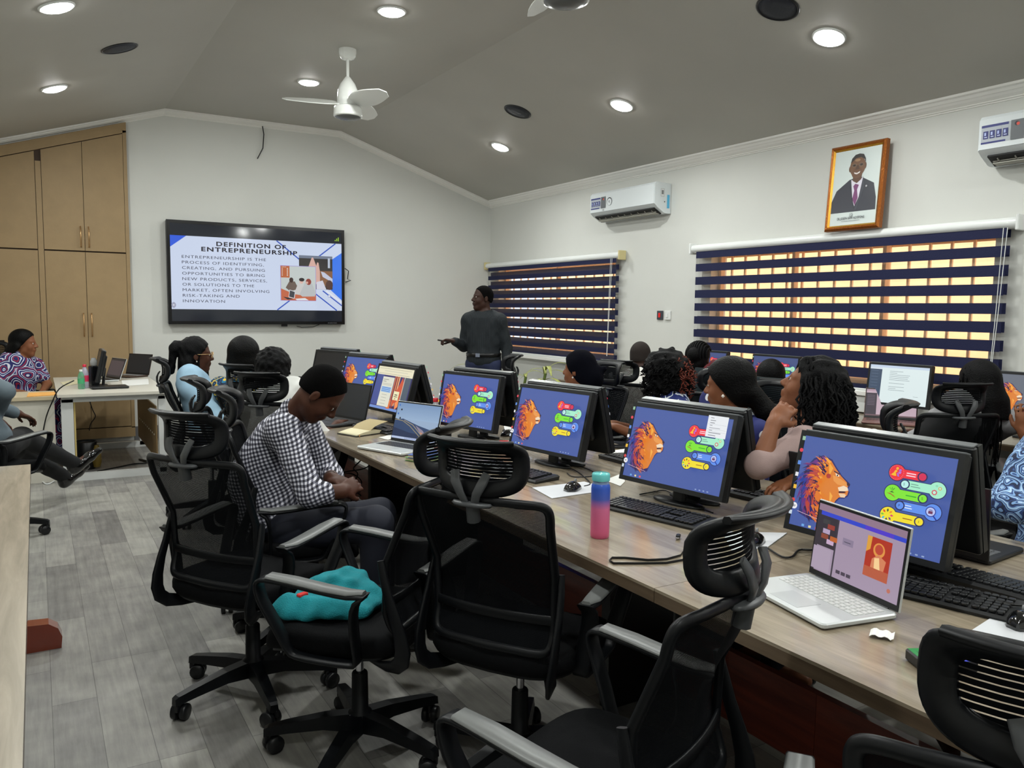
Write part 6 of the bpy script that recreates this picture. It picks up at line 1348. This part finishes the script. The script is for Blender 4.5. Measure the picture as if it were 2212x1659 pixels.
# bottles and red items around the far screens
def water_bottle(label, p, cap, h=.2, r=.03, body=(196, 204, 212), band=None):
    t = thing('water_bottle', label, 'bottle', tuple(p)); MB().lathe([(r*.9, 0), (r, .006), (r, h*.62), (r*.8, h*.75), (r*.42, h*.88), (r*.4, h*.92)], 20).build('bottle_body', mat('pet_%d' % body[1], body, .12, alpha=.55), t)
    MB().lathe([(r*.46, h*.90), (r*.47, h*.91), (r*.47, h), (r*.4, h*1.005)], 16).build('cap', mat('cap_%d_%d' % (cap[0], cap[1]), cap, .4), t)
    if band: MB().lathe([(r*1.01, h*.28), (r*1.015, h*.30), (r*1.015, h*.52), (r*1.01, h*.54)], 20).build('wrapper', mat('wrap_%d_%d' % (band[0], band[1]), band, .4), t)
water_bottle('clear bottle with a red cap and red label behind the fourth lion screen', at(941, 878, 4.75)*V3(1, 1, 0)+V3(0, 0, .751), (196, 30, 44), .22, .032, band=(196, 40, 60))
water_bottle('clear bottle with a red cap and pink label on the white table', tuple(px(184, 838, 'z', .752)), (200, 30, 60), .21, .032, (186, 188, 210), (210, 50, 90))
water_bottle('green bottle beside the clear one on the white table', tuple(px(176, 840, 'z', .752)), (206, 210, 206), .17, .028, (90, 170, 130), (70, 160, 110))
t = thing('flask', 'black square bottle with a clear neck on the white table', 'bottle', tuple(px(204, 835, 'z', .752)), R_(20)); MB().rbox((0, 0, .095), (.075, .075, .19), .015).build('body', mat('flask_black', (10, 12, 16), .25), t); MB().lathe([(.022, .19), (.03, .2), (.03, .235), (.022, .245), (.018, .262)], 20).build('neck', mat('pet_clear', (170, 176, 180), .1, alpha=.6), t)
t = thing('red_packet', 'small red packet with a white strap behind the monitors', 'packet', tuple(at(1090, 905, 4.2)*V3(1, 1, 0)+V3(0, 0, .752)), R_(-30)); MB().rbox((0, 0, .03), (.06, .035, .06), .01).build('packet_body', mat('packet_red', (190, 30, 40), .4), t); MB().tube([(.02, 0, .06), (.05, 0, .055), (.08, 0, .02), (.09, 0, .004)], .003, 6).build('strap', M_white, t)
MB_ = thing('closed_laptop', 'closed black laptop lying at the front of the white table', 'laptop', tuple(px(236, 838, 'z', .752)), R_(4)); MB().rbox((0, 0, .010), (.30, .20, .018), .01).build('shell', M_dark, MB_)
paper('loose papers and a folded cream sheet on the left of the white table', ((130, 826), (172, 818), (178, 828), (140, 834)), m=MP2); paper('white papers on the right of the white table', ((262, 822), (320, 818), (322, 830), (266, 834)))
sheet('envelope', 'orange envelope lying on the counter at the left', 'envelope', quad((58, 858), (62, 850), (118, 848), (122, 854), z=.73), mat('envelope_orange', (226, 166, 88), .7), .7315, .006); sheet('cloth', 'crumpled white cloth on the counter at the left edge', 'cloth', quad((-10, 868), (-10, 852), (24, 850), (16, 864), z=.73), MP3, .7315, .02)
# bin under the table with a yellow bag
t = thing('waste_bin', 'dark bin with a yellow bag under the white table', 'bin', (px(178, 985, 'z', 0).x, 8.2, 0)); MB().lathe([(.075, 0), (.08, .01), (.095, .25), (.09, .255), (.085, .24)], 20).build('bin_body', M_black, t); MB().lathe([(.03, .02), (.042, .08), (.036, .16), (.02, .22)], 12, c=(.085, -.05, 0)).build('bag', mat('bag_yellow', (110, 90, 30), .5, bump=.6, bscale=30), t)
# cloth on the turned chair
c6 = V3(.90, 2.50, .49); F6 = V3(math.cos(R_(135)), math.sin(R_(135)), 0); L6 = V3(-F6[1], F6[0], 0); S = SDF(c6-V3(.36, .36, .05), c6+V3(.36, .36, .22), .006)
S.ell(c6+F6*.07+V3(0, 0, .03), (.15, .16, .05), rotm(135), .03); S.ell(c6+F6*.10-L6*.08+V3(0, 0, .06), (.09, .10, .04), rotm(135), .04); S.ell(c6+F6*.17+L6*.09+V3(0, 0, .025), (.07, .09, .04), rotm(135), .04); S.noise(.008, 26, 5); S.noise(.004, 60, 6); S.cut(c6+V3(0, 0, .006), V3(0, 0, -1))
o = S.mesh('folded_cloth', mat('teal_towel', (24, 132, 142), .95, bump=.5, bscale=250, var=.15, vscale=9)); tag(o, 'crumpled teal cloth on the seat of the sideways office chair', 'cloth')
tg = c6+F6*.15+L6*.11+V3(0, 0, .075); o = MB().rbox((0, 0, 0), (.035, .02, .01), .004, M=Matrix.Translation(Vector(tg)) @ RZ(20)).build('red_tag', mat('tag_red', (206, 40, 34), .4)); tag(o, 'small red tag lying on the teal cloth', 'tag')
# plants by the presenter
M_leaf = mat('leaf_green', (146, 152, 78), .5, var=.25, vscale=20); M_pot = mat('pot_clay', (92, 70, 58), .7); M_stem = mat('stem_green', (92, 110, 50), .6)
def plant(label, x, y, zt, seed, leaves):
    t = thing('potted_plant', label, 'plant', (x, y, 0)); rd = random.Random(seed)
    MB().lathe([(.11, 0), (.15, .26), (.16, .28), (.16, .31), (.145, .31), (.135, .27)], 24).build('pot', M_pot, t); MB().lathe([(.001, .262), (.138, .262)], 24).build('soil', mat('soil', (44, 32, 24), .9), t)
    MB().tube([(0, 0, .26), (.02, .01, .5), (-.01, .02, zt-.1), (0, 0, zt)], .014, 8).build('stem', M_stem, t)
    for az, L, up, z in leaves:
        n = 10; pts = []; wd = []
        for i in range(n+1):
            u = i/n; pts.append(Vector((math.cos(R_(az))*L*u, math.sin(R_(az))*L*u, z+L*up*u-L*(up+.5)*u*u*.75))); wd.append(.006+.036*math.sin(PI*min(1, u*.93+.05))**.9)
        MB().band(pts, wd, .0022, (-math.sin(R_(az)), math.cos(R_(az)), .0), rnd=.2).build('leaf', M_leaf, t)
p = at(1030, 800, 8.6); plant('potted plant with one long leaf showing left of the presenter', p[0], p[1], .86, 3, ((149, .34, .75, .86), (60, .3, .7, .84), (-30, .26, .5, .8), (230, .24, .6, .8)))
p = at(1178, 830, 7.6); plant('potted plant with yellow-green leaves behind the monitors', p[0], p[1], .90, 5, ((-30, .30, 1.1, .93), (-45, .26, .7, .90), (150, .24, .9, .88), (250, .24, .9, .93), (60, .25, 1.0, .90), (-80, .26, .5, .84), (200, .22, .4, .84)))
p = at(1136, 815, 7.9); plant('potted plant whose single leaf shows beside the chair before the presenter', p[0], p[1], .84, 6, ((-30, .28, .8, .88), (60, .22, .6, .84), (150, .2, .6, .84)))
# cables
M_cab2 = mat('cable_black', (14, 14, 15), .5)
def cable(label, pts, r=.0028, name='cable', m=None, group=None): tag(MB().tube(pts, r, 6).build(name, m or M_cab2), label, 'cable', group)
def dz(lst, z=.7545): return [desk_pt(x, y, z) for x, y in lst]
def smooth(P, k=4):
    P = [Vector(p) for p in P]; o = []
    for i in range(len(P)-1):
        p0, p1, p2, p3 = P[max(i-1, 0)], P[i], P[i+1], P[min(i+2, len(P)-1)]
        for j in range(k): u = j/k; o.append(.5*((2*p1)+(p2-p0)*u+(2*p0-5*p1+4*p2-p3)*u*u+(3*p1-p0-3*p2+p3)*u**3))
    return o+[P[-1]]
cable('thin black cables crossing the desk left of the bottle', smooth(dz([(1225, 1005), (1260, 1010), (1282, 1020), (1280, 1028), (1240, 1030), (1225, 1022)])))
cable('black mouse cable running to the shiny mouse', smooth(dz([(1262, 1050), (1275, 1045), (1262, 1030), (1240, 1015), (1215, 1008)])))
cable('black cable lying behind the tilted keyboard of the white-menu screen', smooth(dz([(1382, 1068), (1410, 1063), (1440, 1060), (1480, 1085), (1540, 1108)])))
cable('black laptop lead curling between the close headrest and the silver laptop', smooth(dz([(1660, 1185), (1690, 1203), (1712, 1202), (1726, 1188), (1750, 1188), (1770, 1186)], .756)), .0035)
cable('black cable over the keyboard at right', smooth(dz([(1945, 1245), (1990, 1260), (2040, 1268), (2090, 1272), (2130, 1290), (2180, 1305), (2212, 1308)], .776)))
cable('black charging lead hanging under the near desk edge', smooth([Vector((1.50, 1.62, .70)), Vector((1.46, 1.58, .55)), Vector((1.42, 1.52, .42)), Vector((1.32, 1.55, .25)), Vector((1.40, 1.40, .12)), Vector((1.55, 1.2, .02))]), .005)
cable('tangled black cables under the desk beside the man in checks', smooth([Vector((1.62+.05*math.sin(i*2.1), 4.55+.10*math.cos(i*1.7), .66-.045*i)) for i in range(12)]), .004)
cable('second tangle of black cables under the desk', smooth([Vector((1.68+.07*math.cos(i*1.9), 4.72+.12*math.sin(i*1.3), .68-.04*i)) for i in range(13)]), .004)
cable('black cable hanging from the white table down the counter front', smooth([px(160, 822, 'y', 7.60), px(128, 840, 'y', 7.58), px(112, 870, 'y', 7.62), px(100, 900, 'y', 7.66), px(92, 938, 'y', 7.68)]), .005)
cable('thin cable hanging before the cupboard doors behind the white table', smooth([px(193, 865, 'y', 9.62), px(200, 885, 'y', 9.62), px(206, 900, 'y', 9.62), px(196, 915, 'y', 9.62), px(193, 930, 'y', 9.62)]), .005)
cable('white cable on the floor behind the pale desk', smooth([px(x, y, 'z', .006) for x, y in ((60, 1036), (85, 1036), (102, 1046), (125, 1034))]), .006, m=M_white)
cable('dark cable lying on the floor inside the white table legs', smooth([px(x, y, 'z', .006) for x, y in ((210, 1018), (250, 1010), (290, 1002), (318, 1000), (300, 992), (320, 996))]), .006)
cable('dark flex beside the switched-off end of the desk', smooth([Vector((1.9, 6.9, .755)), Vector((1.8, 6.6, .755)), Vector((1.85, 6.3, .755))]))
# connector box by the desk end and desk computer under the far module
t = thing('computer_tower', 'black computer tower standing under the double-sided desk near the man in checks', 'computer', (1.72, 4.15, 0)); MB().rbox((0, 0, .2), (.18, .40, .40), .01).build('case', M_black, t); MB().box((-.0915, 0, .3), (.003, .34, .12)).build('front_grille', mat('grille_dark', (28, 28, 30), .6), t)
